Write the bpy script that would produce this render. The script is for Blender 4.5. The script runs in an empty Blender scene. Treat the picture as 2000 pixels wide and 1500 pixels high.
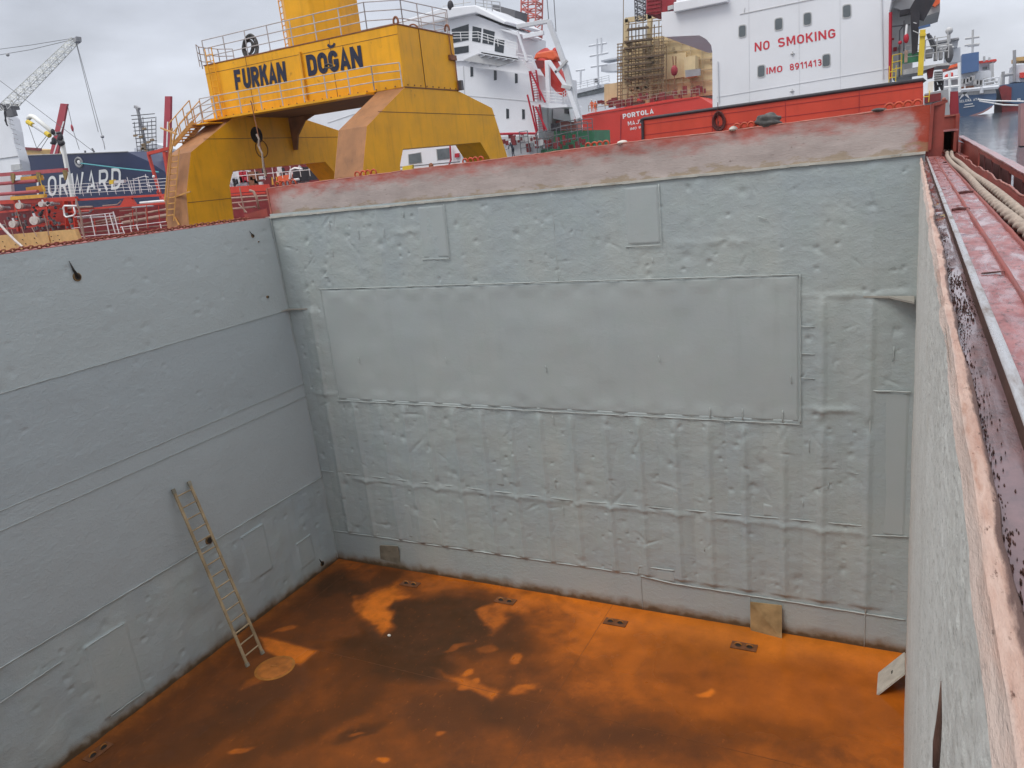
import bpy, bmesh, math, random
import numpy as np
from mathutils import Vector, Matrix

random.seed(7)
SC = bpy.context.scene
COL = SC.collection

# ------------------------------------------------------------------ camera
F = 1516.6047                       # focal length in pixels of a 2000 px wide picture
CAM = np.array([15.05421, -15.87012, 10.50745])
RR = np.array([[0.8918342399755272, 0.44099635812771026, -0.10076656452102589],
               [0.030405698971515398, -0.28069133556858095, -0.9593163542892302],
               [-0.4513393201099671, 0.8524872938964092, -0.2637389464372868]])
cd = bpy.data.cameras.new("camera")
cam = bpy.data.objects.new("camera", cd)
COL.objects.link(cam)
cd.sensor_width = 36.0
cd.lens = F / 2000.0 * 36.0
cd.clip_start = 0.02
cd.clip_end = 3000.0
m = Matrix.Identity(4)
for i in range(3):
    m[i][0] = RR[0][i]
    m[i][1] = -RR[1][i]
    m[i][2] = -RR[2][i]
    m[i][3] = CAM[i]
cam.matrix_world = m
SC.camera = cam

# ------------------------------------------------------------------ light
SUN_EL, SUN_AZ = math.radians(58), math.radians(205)   # azimuth clockwise from +Y (north): sun behind the camera, a little left
world = bpy.data.worlds.new("World")
SC.world = world
world.use_nodes = True
nt = world.node_tree
nt.nodes.clear()
wo = nt.nodes.new("ShaderNodeOutputWorld")
bg = nt.nodes.new("ShaderNodeBackground")
sky = nt.nodes.new("ShaderNodeTexSky")
sky.sky_type = 'NISHITA'
sky.sun_disc = False
sky.sun_elevation = SUN_EL
sky.sun_rotation = SUN_AZ
sky.air_density = 2.0
sky.dust_density = 4.0
bg.inputs[1].default_value = 0.1
tc = nt.nodes.new("ShaderNodeTexCoord")
sep = nt.nodes.new("ShaderNodeSeparateXYZ")
nt.links.new(tc.outputs["Generated"], sep.inputs[0])
# overcast: brightness grows towards the zenith, clouds as soft noise on the dome
ramp = nt.nodes.new("ShaderNodeValToRGB")
e = ramp.color_ramp.elements
e[0].position = 0.0; e[0].color = (7.4, 7.7, 8.4, 1)
e[1].position = 0.9; e[1].color = (13.5, 13.9, 14.6, 1)
e2 = e.new(0.10); e2.color = (7.2, 7.6, 8.5, 1)
e2 = e.new(0.30); e2.color = (6.5, 6.95, 8.1, 1)
e2 = e.new(0.48); e2.color = (7.5, 7.8, 8.5, 1)
nt.links.new(sep.outputs[2], ramp.inputs[0])
mp = nt.nodes.new("ShaderNodeMapping")
mp.inputs["Scale"].default_value = (1.4, 1.4, 4.0)
nt.links.new(tc.outputs["Generated"], mp.inputs[0])
ns = nt.nodes.new("ShaderNodeTexNoise")
ns.inputs["Scale"].default_value = 2.2
ns.inputs["Detail"].default_value = 7
ns.inputs["Roughness"].default_value = 0.5
nt.links.new(mp.outputs[0], ns.inputs[0])
cr = nt.nodes.new("ShaderNodeMapRange")
cr.inputs[1].default_value = 0.3; cr.inputs[2].default_value = 0.7
cr.inputs[3].default_value = 0.68; cr.inputs[4].default_value = 1.22
nt.links.new(ns.outputs[0], cr.inputs[0])
mul = nt.nodes.new("ShaderNodeVectorMath"); mul.operation = 'SCALE'
nt.links.new(ramp.outputs[0], mul.inputs[0])
nt.links.new(cr.outputs[0], mul.inputs["Scale"])
mx = nt.nodes.new("ShaderNodeMix"); mx.data_type = 'RGBA'
mx.inputs[0].default_value = 0.93
nt.links.new(sky.outputs[0], mx.inputs[6])
nt.links.new(mul.outputs[0], mx.inputs[7])
nt.links.new(mx.outputs[2], bg.inputs[0])
nt.links.new(bg.outputs[0], wo.inputs[0])

sd = bpy.data.lights.new("sun", 'SUN')
sd.energy = 1.3
sd.angle = math.radians(25)
sd.color = (1.0, 0.97, 0.92)
sun = bpy.data.objects.new("sun", sd)
COL.objects.link(sun)
sdir = Vector((math.sin(SUN_AZ) * math.cos(SUN_EL), math.cos(SUN_AZ) * math.cos(SUN_EL), math.sin(SUN_EL)))
sun.rotation_euler = sdir.to_track_quat('Z', 'Y').to_euler()
sun.location = (0, -30, 60)
SC.view_settings.view_transform = 'Standard'
SC.view_settings.look = 'None'
SC.view_settings.exposure = 0.12
SC.view_settings.gamma = 1.0

# ------------------------------------------------------------------ helpers
def ray(px, py):
    return RR.T @ np.array([(px - 1000) / F, (py - 750) / F, 1.0])
def on(px, py, axis, val):
    d = ray(px, py)
    return Vector(CAM + (val - CAM[axis]) / d[axis] * d)
def at(px, py, Y):  return on(px, py, 1, Y)
def atx(px, py, X): return on(px, py, 0, X)
def atz(px, py, Z): return on(px, py, 2, Z)
def topx(X):
    c = (np.asarray(X) - CAM) @ RR.T
    return 1000 + F * c[..., 0] / c[..., 2], 750 + F * c[..., 1] / c[..., 2]

OFF = {}
def tag(o, label=None, cat=None, group=None, kind=None):
    if label: o["label"] = label
    if cat: o["category"] = cat
    if group: o["group"] = group
    if kind: o["kind"] = kind
    return o
def thing(name, label, cat, loc=(0, 0, 0), group=None):
    o = bpy.data.objects.new(name, None)
    COL.objects.link(o)
    o.location = loc
    o.empty_display_size = 0.3
    OFF[o.name] = Vector(loc)
    return tag(o, label, cat, group)
def copy_tree(o, parent=None):
    c = o.copy(); COL.objects.link(c)
    if parent: c.parent = parent
    for ch in list(o.children): copy_tree(ch, c)
    return c

class MB:
    def __init__(s): s.v = []; s.f = []; s.cut = []
    def add(s, vs, fs):
        n = len(s.v); s.cut.append((n, len(s.f)))
        s.v += [Vector(v) for v in vs]
        s.f += [tuple(n + i for i in f) for f in fs]
        return s
    def box(s, a, b):
        x0, x1 = sorted((a[0], b[0])); y0, y1 = sorted((a[1], b[1])); z0, z1 = sorted((a[2], b[2]))
        return s.add([(x0,y0,z0),(x1,y0,z0),(x1,y1,z0),(x0,y1,z0),(x0,y0,z1),(x1,y0,z1),(x1,y1,z1),(x0,y1,z1)],
                     [(3,2,1,0),(4,5,6,7),(0,1,5,4),(1,2,6,5),(2,3,7,6),(3,0,4,7)])
    def prism(s, pts, vec):
        pts = [Vector(p) for p in pts]; vec = Vector(vec); n = len(pts)
        nor = Vector((0,0,0))
        for i in range(n): nor += pts[i].cross(pts[(i+1) % n])
        if nor.dot(vec) > 0: pts = pts[::-1]
        vs = pts + [p + vec for p in pts]
        fs = [tuple(range(n)), tuple(range(2*n-1, n-1, -1))]
        fs += [(i, n+i, n+(i+1) % n, (i+1) % n) for i in range(n)]
        return s.add(vs, fs)
    def bar(s, a, b, w, h=None, up=(0,0,1)):
        a = Vector(a); b = Vector(b); h = h or w
        d = (b - a)
        if d.length < 1e-6: return s
        d.normalize(); up = Vector(up)
        if abs(d.dot(up)) > 0.97: up = Vector((0,1,0)) if abs(d.y) < .9 else Vector((1,0,0))
        r = d.cross(up).normalized(); u = r.cross(d)
        vs = []
        for p in (a, b):
            for i, j in ((-1,-1),(1,-1),(1,1),(-1,1)): vs.append(p + r*(i*w/2) + u*(j*h/2))
        return s.add(vs, [(0,1,2,3),(7,6,5,4),(0,4,5,1),(1,5,6,2),(2,6,7,3),(3,7,4,0)])
    def tube(s, pts, r, n=6, closed=False):
        pts = [Vector(p) for p in pts]; k = len(pts)
        rs = r if isinstance(r, (list, tuple)) else [r]*k
        rings = []; pu = None
        for i, p in enumerate(pts):
            if closed: d = pts[(i+1) % k] - pts[i-1]
            else: d = pts[min(i+1, k-1)] - pts[max(i-1, 0)]
            if d.length < 1e-9: d = Vector((0,0,1))
            d.normalize()
            if pu is None:
                u = Vector((0,0,1)) if abs(d.z) < .9 else Vector((1,0,0))
            else: u = pu
            u = (u - d*u.dot(d)).normalized(); pu = u
            w = d.cross(u)
            rings.append([p + (u*math.cos(2*math.pi*j/n) + w*math.sin(2*math.pi*j/n))*rs[i] for j in range(n)])
        vs = [v for rg in rings for v in rg]; fs = []
        for i in range(k if closed else k-1):
            i2 = (i+1) % k
            for j in range(n): fs.append((i*n+j, i*n+(j+1) % n, i2*n+(j+1) % n, i2*n+j))
        if not closed:
            fs.append(tuple(range(n-1, -1, -1))); fs.append(tuple((k-1)*n+j for j in range(n)))
        return s.add(vs, fs)
    def lathe(s, c, ax, prof, n=16):
        """prof: list of (t along axis, radius)"""
        c = Vector(c); ax = Vector(ax).normalized()
        return s.tube([c + ax*t for t, r in prof], [max(r, 1e-4) for t, r in prof], n)
    def ball(s, c, rx, ry=None, rz=None, nu=10, nv=7):
        c = Vector(c); ry = ry or rx; rz = rz or rx
        vs = []; fs = []
        for i in range(nv+1):
            th = math.pi*i/nv
            for j in range(nu):
                ph = 2*math.pi*j/nu
                vs.append(c + Vector((rx*math.sin(th)*math.cos(ph), ry*math.sin(th)*math.sin(ph), rz*math.cos(th))))
        for i in range(nv):
            for j in range(nu):
                fs.append((i*nu+j, (i+1)*nu+j, (i+1)*nu+(j+1) % nu, i*nu+(j+1) % nu))
        return s.add(vs, fs)
    def railing(s, path, h=1.0, post=1.2, n=3, r=0.025, up=(0,0,1)):
        up = Vector(up)
        path = [Vector(p) for p in path]
        for k in range(1, n+1):
            s.tube([p + up*(h*k/n) for p in path], r, 5)
        for a, b in zip(path, path[1:]):
            c = max(1, round((b-a).length/post))
            for i in range(c+1):
                p = a.lerp(b, i/c); s.tube([p, p+up*h], r*1.15, 5)
        return s
    def ladder(s, a, b, side, w=0.45, r=0.025, step=0.3):
        a = Vector(a); b = Vector(b); side = Vector(side).normalized()*w/2
        s.bar(a-side, b-side, r*1.6, r*1.6); s.bar(a+side, b+side, r*1.6, r*1.6)
        n = max(2, int((b-a).length/step))
        for i in range(1, n):
            p = a.lerp(b, i/n); s.tube([p-side, p+side], r, 5)
        return s
    def build_each(s, name, mat, parent=None, **kw):
        """every added shape becomes a part of its own"""
        ends = s.cut[1:]+[(len(s.v), len(s.f))]
        for (v0, f0), (v1, f1) in zip(s.cut, ends):
            q = MB(); q.add(s.v[v0:v1], [tuple(i-v0 for i in f) for f in s.f[f0:f1]]); q.build(name, mat, parent, **kw)
    def build(s, name, mat, parent=None, smooth=False, bevel=0.0):
        off = OFF.get(parent.name, Vector((0,0,0))) if parent else Vector((0,0,0))
        me = bpy.data.meshes.new(name)
        me.from_pydata([v - off for v in s.v], [], s.f)
        me.materials.append(MATS[mat] if isinstance(mat, str) else mat)
        if smooth:
            me.polygons.foreach_set("use_smooth", [True]*len(me.polygons))
        me.update()
        o = bpy.data.objects.new(name, me); COL.objects.link(o)
        OFF[o.name] = off
        if parent: o.parent = parent
        if smooth and smooth != 'all':
            try: me.set_sharp_from_angle(angle=math.radians(35))
            except Exception: pass
        if bevel:
            b = o.modifiers.new("bevel", 'BEVEL'); b.width = bevel; b.segments = 2; b.limit_method = 'ANGLE'
        return o

def grid_mesh(name, X, Y, Z, mat, parent=None, attrs=None, flip=False):
    nu, nv = X.shape
    me = bpy.data.meshes.new(name)
    off = OFF.get(parent.name, Vector((0,0,0))) if parent else Vector((0,0,0))
    co = np.stack([X-off[0], Y-off[1], Z-off[2]], -1).reshape(-1, 3).astype(np.float32)
    idx = np.arange(nu*nv).reshape(nu, nv)
    q = np.stack([idx[:-1,:-1], idx[1:,:-1], idx[1:,1:], idx[:-1,1:]], -1).reshape(-1, 4)
    if flip: q = q[:, ::-1]
    me.vertices.add(len(co)); me.vertices.foreach_set("co", co.ravel())
    me.loops.add(q.size); me.loops.foreach_set("vertex_index", q.ravel().astype(np.int32))
    me.polygons.add(len(q)); me.polygons.foreach_set("loop_start", (np.arange(len(q))*4).astype(np.int32))
    me.polygons.foreach_set("loop_total", np.full(len(q), 4, np.int32))
    me.polygons.foreach_set("use_smooth", np.ones(len(q), bool))
    me.update(calc_edges=True); me.validate()
    for k, a in (attrs or {}).items():
        if a.ndim == 3:
            at_ = me.attributes.new(k, 'FLOAT_COLOR', 'POINT')
            c4 = np.concatenate([a.reshape(-1, 3), np.ones((nu*nv, 1))], 1)
            at_.data.foreach_set("color", c4.astype(np.float32).ravel())
        else:
            at_ = me.attributes.new(k, 'FLOAT', 'POINT')
            at_.data.foreach_set("value", a.astype(np.float32).ravel())
    me.materials.append(MATS[mat])
    o = bpy.data.objects.new(name, me); COL.objects.link(o)
    OFF[o.name] = off
    if parent: o.parent = parent
    return o

def vnoise(x, y, seed=0):
    xi = np.floor(x).astype(np.int64); yi = np.floor(y).astype(np.int64)
    fx = x-xi; fy = y-yi
    fx = fx*fx*fx*(fx*(fx*6-15)+10); fy = fy*fy*fy*(fy*(fy*6-15)+10)
    def h(a, b):
        n = (a*374761393 + b*668265263 + seed*144269504) & 0x7fffffff
        n = ((n ^ (n >> 13))*1274126177) & 0x7fffffff
        n = ((n ^ (n >> 15))*2246822519) & 0x7fffffff
        return ((n ^ (n >> 16)) & 0xffff)/32767.5-1.0
    return ((h(xi, yi)*(1-fx)+h(xi+1, yi)*fx)*(1-fy) + (h(xi, yi+1)*(1-fx)+h(xi+1, yi+1)*fx)*fy)
def fbm(x, y, o=4, seed=0, g=0.5):
    t = 0; a = 1
    for i in range(o):
        t = t+a*vnoise(x, y, seed+i*17); x = x*2.03+5.1; y = y*2.03+9.7; a *= g
    return t
def sst(a, b, x):
    t = np.clip((x-a)/(b-a), 0, 1); return t*t*(3-2*t)

# ------------------------------------------------------------------ materials
MATS = {}
def lin(r, g, b):
    f = lambda c: ((c/255+0.055)/1.055)**2.4 if c > 10 else c/255/12.92
    return (f(r), f(g), f(b))
class NT:
    def __init__(s, name):
        s.m = bpy.data.materials.new(name); s.m.use_nodes = True
        s.t = s.m.node_tree; s.b = s.t.nodes["Principled BSDF"]
        g = s.t.nodes.new("ShaderNodeNewGeometry"); s.pos = g.outputs["Position"]
        MATS[name] = s.m
    def n(s, t, **kw):
        x = s.t.nodes.new(t)
        for k, v in kw.items(): setattr(x, k, v)
        return x
    def l(s, a, b): s.t.links.new(a, b)
    def val(s, sock, v):
        if hasattr(v, 'is_linked') or hasattr(v, 'links'): s.l(v, sock)
        else: sock.default_value = v
    def scaled(s, sc):
        mpn = s.n("ShaderNodeMapping"); mpn.inputs["Scale"].default_value = sc
        s.l(s.pos, mpn.inputs[0]); return mpn.outputs[0]
    def noise(s, scale, detail=3, rough=.55, vec=None, dist=0.0):
        x = s.n("ShaderNodeTexNoise"); x.inputs["Scale"].default_value = scale
        x.inputs["Detail"].default_value = detail; x.inputs["Roughness"].default_value = rough
        x.inputs["Distortion"].default_value = dist
        s.l(vec if vec else s.pos, x.inputs[0]); return x.outputs[0]
    def rng(s, v, a, b, c=0., d=1., smooth=False):
        x = s.n("ShaderNodeMapRange"); 
        if smooth: x.interpolation_type = 'SMOOTHSTEP'
        s.val(x.inputs[0], v)
        for i, q in enumerate((a, b, c, d)): x.inputs[i+1].default_value = q
        return x.outputs[0]
    def mix(s, f, a, b, mode='MIX'):
        x = s.n("ShaderNodeMix", data_type='RGBA', blend_type=mode)
        s.val(x.inputs[0], f)
        for i, q in ((6, a), (7, b)):
            if isinstance(q, tuple): x.inputs[i].default_value = (*q[:3], 1)
            else: s.l(q, x.inputs[i])
        return x.outputs[2]
    def math(s, op, a, b=0.0):
        x = s.n("ShaderNodeMath", operation=op); s.val(x.inputs[0], a); s.val(x.inputs[1], b); return x.outputs[0]
    def bump(s, h, st=.2, dist=.01, prev=None):
        x = s.n("ShaderNodeBump"); x.inputs["Strength"].default_value = st; x.inputs["Distance"].default_value = dist
        s.l(h, x.inputs["Height"])
        if prev: s.l(prev, x.inputs["Normal"])
        return x.outputs[0]
    def axis(s, i):
        x = s.n("ShaderNodeSeparateXYZ"); s.l(s.pos, x.inputs[0]); return x.outputs[i]
    def attr(s, name, out="Fac"):
        x = s.n("ShaderNodeAttribute"); x.attribute_name = name; return x.outputs[out]
    def out(s, col, rough=.5, metal=0., nor=None, spec=.5):
        if isinstance(col, tuple): s.b.inputs["Base Color"].default_value = (*col[:3], 1)
        else: s.l(col, s.b.inputs["Base Color"])
        s.val(s.b.inputs["Roughness"], rough); s.val(s.b.inputs["Metallic"], metal)
        s.b.inputs["Specular IOR Level"].default_value = spec
        if nor: s.l(nor, s.b.inputs["Normal"])

def paint(name, col, rough=.5, var=.12, vs=.8, rust=0.0, streak=0.0, bump=.15, bs=40, metal=0., dirt=(.12,.06,.035), bd=.004, spec=.4):
    """painted steel: tone patches, vertical dirt streaks, rust spots, fine surface bump"""
    k = NT(name)
    n1 = k.noise(vs, 4)
    lo = tuple(c*(1-var) for c in col); hi = tuple(min(1, c*(1+var)) for c in col)
    c = k.mix(k.rng(n1, .3, .7), lo, hi)
    if streak:
        sv = k.scaled((2.2, 2.2, .22))
        c = k.mix(k.rng(k.noise(1.6, 5, .65, sv), .52, .78, 0, streak), c, dirt)
    if rust:
        c = k.mix(k.rng(k.noise(1.9, 7, .7, dist=.4), .66-.16*rust, .74-.10*rust, 0, min(1, .5+rust)), c, dirt)
    nb = k.noise(bs, 3)
    k.out(c, k.rng(n1, .2, .8, rough-.08, min(1, rough+.1)), metal, k.bump(nb, bump, bd), spec)
    return k

RUST = (.10, .038, .018)
# grey hold paint
def wallpaint(name, col, blister=0.25, fine=.35, tide=True, bands=False):
    k = NT(name)
    n1 = k.noise(.45, 4); n2 = k.noise(2.3, 5)
    v = .35 if blister < .1 else 1.
    c = k.mix(k.rng(n1, .3, .7), (col[0]*(1-.12*v), col[1]*(1-.07*v), col[2]*(1-.03*v)), (col[0]*(1+.08*v), col[1]*(1+.06*v), col[2]))
    c = k.mix(k.rng(k.noise(1.25, 1, .4, k.scaled((1, 1, .12))), .40, .60, 0, .35*v), c, (col[0]*.86, col[1]*.92, col[2]*.98))
    c = k.mix(k.rng(n2, .45, .75, 0, .5), c, (col[0]*.92, col[1]*.98, col[2]*.93))
    sv = k.scaled((3, 3, .25))
    c = k.mix(k.rng(k.noise(1.4, 6, .6, sv), .56, .8, 0, .22), c, (col[0]*.62, col[1]*.62, col[2]*.60))
    if bands:      # tone steps by height; the lighter top is mostly daylight painted in
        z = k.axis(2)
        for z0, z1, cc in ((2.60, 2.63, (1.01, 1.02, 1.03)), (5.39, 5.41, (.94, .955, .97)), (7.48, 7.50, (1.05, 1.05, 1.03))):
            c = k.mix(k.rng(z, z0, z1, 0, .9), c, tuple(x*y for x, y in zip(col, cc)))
    # scrapes, pinholes
    c = k.mix(k.rng(k.noise(9, 6, .75), .70, .76, 0, .55), c, (.10, .085, .07))
    if tide:
        z = k.axis(2)
        zz = k.math('ADD', z, k.math('MULTIPLY', k.math('SUBTRACT', k.noise(3.0, 5), .5), .35))
        c = k.mix(k.rng(zz, .04, .34, .85, 0, True), c, (.17, .105, .045))
        c = k.mix(k.rng(zz, .03, .13, .8, 0, True), c, (.075, .045, .02))
    b0 = k.bump(k.noise(11, 5, .62), fine*1.0, .03)
    b1 = k.bump(k.noise(34, 4, .6), fine*1.3, .012, b0)
    b2 = k.bump(k.rng(k.noise(7, 4, .6, k.scaled((1, 1, 1.6)), dist=.6), .46, .60), blister, .02, b1)
    k.out(c, .55, 0, b2, .4)
wallpaint("grey_paint", (.385, .418, .415), .16, .25)
wallpaint("grey_paint_smooth", (.385, .418, .415), .04, .08)
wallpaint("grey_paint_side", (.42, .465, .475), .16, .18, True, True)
paint("grey_weld", (.41, .445, .43), .5, bump=.5, bs=60)
paint("bracket_paint", (.34, .32, .28), .6, rust=.35, bump=.4)

# right-hand wall: thick sprayed, grainy coat seen from close by
k = NT("grainy_paint")
n1 = k.noise(1.3, 4)
c = k.mix(k.rng(n1, .35, .65), (.60, .59, .54), (.68, .67, .62))
c = k.mix(k.rng(k.noise(120, 4, .72, k.scaled((1, .14, .42))), .55, .68, 0, .7), c, (.30, .285, .25))
c = k.mix(k.rng(k.noise(36, 4, .7, k.scaled((1, .2, .5))), .58, .72, 0, .35), c, (.40, .38, .33))
c = k.mix(k.rng(k.noise(5, 5, .6, k.scaled((1, .3, .25))), .60, .74, 0, .35), c, (.42, .36, .27))
k.out(c, .75, 0, k.bump(k.noise(120, 3, .65), .4, .006), .3)

# rusty lip of the right-hand wall
k = NT("rusty_lip")
lv = k.scaled((1, .16, 1))
n1 = k.noise(24, 6, .65, lv)
c = k.mix(k.rng(n1, .36, .62), (.44, .235, .165), (.63, .45, .37))
c = k.mix(k.rng(k.noise(60, 6, .78, k.scaled((1, .3, 1))), .60, .68), c, (.12, .05, .03))
c = k.mix(k.rng(k.noise(12, 5, .65, lv), .55, .66, 0, .85), c, (.30, .11, .05))
ac = k.math('ADD', k.attr("across"), k.math('MULTIPLY', k.math('SUBTRACT', k.noise(16, 6, .7, lv), .5), 1.3))
c = k.mix(k.rng(ac, .66, .84, 0, .9), c, (.075, .032, .025))
c = k.mix(k.rng(ac, -.05, .2, .8, 0), c, (.56, .45, .39))
k.out(c, k.rng(n1, .3, .7, .3, .8), 0, k.bump(k.noise(70, 6, .72, lv), 1.0, .010), .5)

# wet deck paint: red primer under films of rain water
def wet(name, a, b, film, wetness=.5, sc=(6, 1.6, 6)):
    k = NT(name)
    v = k.scaled(sc)
    w = k.noise(2.2, 6, .62, v, .5)
    n1 = k.noise(9, 6, .7)
    c = k.mix(k.rng(n1, .35, .65), a, b)
    c = k.mix(k.rng(k.noise(45, 5, .75, k.scaled((1, .35, 1))), .54, .64, 0, .85), c, (.045, .018, .015))
    c = k.mix(k.rng(k.noise(14, 6, .7, k.scaled((1, .25, 1))), .58, .70, 0, .7), c, (.09, .03, .025))
    f = k.rng(w, .56-.3*wetness, .76-.3*wetness)
    c = k.mix(k.math('MULTIPLY', f, .5), c, film)
    hgt = k.mix(f, (1, 1, 1), (0, 0, 0))
    b1 = k.bump(k.noise(70, 4, .7), .45, .006)
    # the film is smooth and mirror-like, the paint between is rough
    sh = k.n("ShaderNodeMix", data_type='VECTOR')
    k.l(f, sh.inputs[0]); k.l(b1, sh.inputs[4])
    g = k.n("ShaderNodeNewGeometry"); k.l(g.outputs["Normal"], sh.inputs[5])
    k.out(c, k.rng(f, 0, 1, .42, .05), 0, sh.outputs[1], .55)
wet("wet_red_deck", (.24, .06, .06), (.42, .17, .165), (.34, .20, .21), .5)
wet("wet_gutter", (.07, .03, .028), (.22, .10, .09), (.30, .22, .24), .74, (9, .7, 9))
wet("wet_rope_channel", (.20, .055, .05), (.30, .11, .10), (.2, .09, .09), .3)
paint("primer_red", (.27, .055, .04), .5, .25, 2.5, rust=.3, streak=.4, bump=.4, bs=50)
paint("primer_dark", (.085, .022, .02), .55, .25, 2.5, rust=.2, streak=.3, bump=.4)
paint("wet_cap", (.36, .15, .15), .18, .3, 6, rust=.3, bump=.35, bs=45)
k = NT("worn_steel")
n1 = k.noise(20, 5, .65, k.scaled((1, .2, 1)))
c = k.mix(k.rng(n1, .45, .66), (.70, .69, .69), (.30, .24, .21))
k.out(c, k.rng(n1, .35, .65, .22, .5), .8, k.bump(k.noise(80, 4), .5, .004))
paint("rail_side", (.10, .05, .035), .65, .3, 6, rust=.5, bump=.6, bs=60)

# coaming: worn grey over red primer, red showing along the top edge and the ends
k = NT("coaming_paint")
z = k.axis(2); x = k.axis(0)
n1 = k.noise(1.2, 6, .65); n2 = k.noise(4, 6, .65, k.scaled((.5, 1, 1.4)))
t = k.math('SUBTRACT', z, k.math('MULTIPLY', x, .008))
t = k.math('ADD', t, k.math('MULTIPLY', k.math('SUBTRACT', n2, .5), .80))
g = k.mix(k.rng(n1, .35, .65), (.40, .335, .31), (.49, .415, .385))
c = k.mix(k.rng(t, 10.34, 10.84, 0, .95, True), g, (.42, .075, .05))
xe = k.math('ADD', x, k.math('MULTIPLY', k.math('SUBTRACT', n1, .5), 1.2))
c = k.mix(k.rng(xe, 14.9, 15.15, 0, .95, True), c, (.38, .05, .022))
c = k.mix(k.rng(xe, .15, .6, .7, 0, True), c, (.36, .06, .04))
c = k.mix(k.rng(k.noise(10, 6, .7, k.scaled((.6, 1, 2.5))), .63, .70, 0, .7), c, (.10, .06, .04))
c = k.mix(k.rng(t, 10.0, 10.09, .6, 0, True), c, (.30, .22, .12))
k.out(c, .6, 0, k.bump(k.noise(24, 5, .6, k.scaled((.5, 1, 1.5))), .5, .012), .35)
paint("coaming_top", (.36, .12, .085), .4, .3, 5, rust=.3, bump=.4)
paint("ledge_paint", (.46, .45, .40), .6, .2, 3, rust=.40, dirt=(.28, .19, .09), bump=.5)

# floor of the hold: silt and rust water
k = NT("rusty_floor")
c = k.attr("silt_reflection_colour", "Color")
n1 = k.noise(3.2, 7, .68); n2 = k.noise(17, 6, .7)
c = k.mix(k.math('MULTIPLY', k.rng(k.noise(1.1, 6, .65, dist=.8), .45, .68, 0, .6), k.rng(k.attr('wet'), .3, 1, 1, .25)), c, (.085, .028, .007))
c = k.mix(k.math('MULTIPLY', k.rng(n1, .42, .70, .0, .55), k.rng(k.attr('wet'), .3, 1, 1, .3)), c, (.09, .028, .007))
c = k.mix(k.rng(n2, .58, .74, 0, .4), c, (.06, .025, .01))
c = k.mix(k.rng(k.noise(7, 6, .7, k.scaled((1.5, .7, 1))), .60, .74, 0, .4), c, (.58, .16, .02))
c = k.mix(k.rng(k.noise(60, 4, .7), .62, .72, 0, .4), c, (.03, .014, .007))
w = k.attr("wet")
b1 = k.bump(k.noise(30, 5, .7), .35, .012)
sh = k.n("ShaderNodeMix", data_type='VECTOR')
k.l(w, sh.inputs[0]); k.l(b1, sh.inputs[4])
g = k.n("ShaderNodeNewGeometry"); k.l(g.outputs["Normal"], sh.inputs[5])
k.out(c, k.rng(w, 0, 1, .75, .16), 0, sh.outputs[1], .28)

k = NT("stain_black"); k.out((.022, .016, .012), .8)
paint("stained_rim", (.20, .12, .05), .7, .4, 9, rust=.5)
paint("plate_steel", (.36, .25, .12), .5, .3, 3, rust=.55, dirt=(.10, .045, .015), bump=.3)
paint("plate_grey", (.24, .22, .17), .5, .25, 4, rust=.3, dirt=(.12, .07, .03), bump=.3)
paint("plate_pale", (.46, .43, .37), .45, .2, 5, rust=.3, dirt=(.16, .08, .04), bump=.3)
paint("silt_steel", (.34, .13, .02), .5, .3, 5, rust=.3, bump=.4)
paint("manhole_steel", (.36, .115, .018), .5, .3, 5, rust=.3, bump=.5)
paint("socket_steel", (.15, .055, .02), .5, .3, 8, rust=.3, bump=.4)
paint("ladder_alu", (.33, .25, .15), .5, .3, 4, rust=.3, dirt=(.16, .09, .04))
paint("rope_fibre", (.37, .295, .24), .9, .25, 20, bump=.6, bs=150)
paint("chain_rust", (.30, .085, .05), .6, .35, 20, bump=.5)
paint("tarp", (.085, .08, .075), .6, .5, 7, bump=.4)
paint("rag_black", (.055, .022, .016), .8, .4, 20)
paint("white_scrap", (.72, .66, .58), .5)

# ================================================================== HOLD
HOLD_Y = -20.0
XE = 15.165
# ---- floor (one sheet, with silt pattern and painted reflections as point colours)
nx, ny = 520, 690
gx, gy = np.meshgrid(np.linspace(-.1, 15.4, nx), np.linspace(HOLD_Y, .05, ny), indexing='ij')
gz = np.zeros_like(gx)+.0052*np.clip(1-gx/15, 0, 1)
px, py = topx(np.stack([gx, gy, gz], -1))
bad = ((np.stack([gx, gy, gz], -1)-CAM) @ RR.T)[..., 2] < 1.0
px = np.where(bad, 1000., px); py = np.where(bad, 2500., py)
w1 = fbm(gx*1.1, gy*1.1, 5, 3); w2 = fbm(gx*1.1, gy*1.1, 5, 77); w3 = fbm(gx*.45+3, gy*.45, 4, 41); w4 = fbm(gx*2.6, gy*2.6, 5, 9)
pxw = px+w1*26; pyw = py+w2*15
t = .31+.35*sst(850, 1150, pxw)-.02*sst(1250, 1450, pyw)+.10*w3+.05*w4
t += .22*sst(-1.4, -.5, gy+.25*w1)*sst(520, 760, pxw)
def blob(cx, cy, rx, ry, d, ang=0., soft=.6, wx=1.0):
    global t
    a = math.radians(ang); X_ = px+w1*26*wx-cx; Y_ = py+w2*15*wx-cy
    u = (X_*math.cos(a)+Y_*math.sin(a))/rx; v = (-X_*math.sin(a)+Y_*math.cos(a))/ry
    r_ = np.sqrt(u*u+v*v)
    t = t+d*(1-sst(1-soft, 1+soft*.5, r_))
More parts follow.
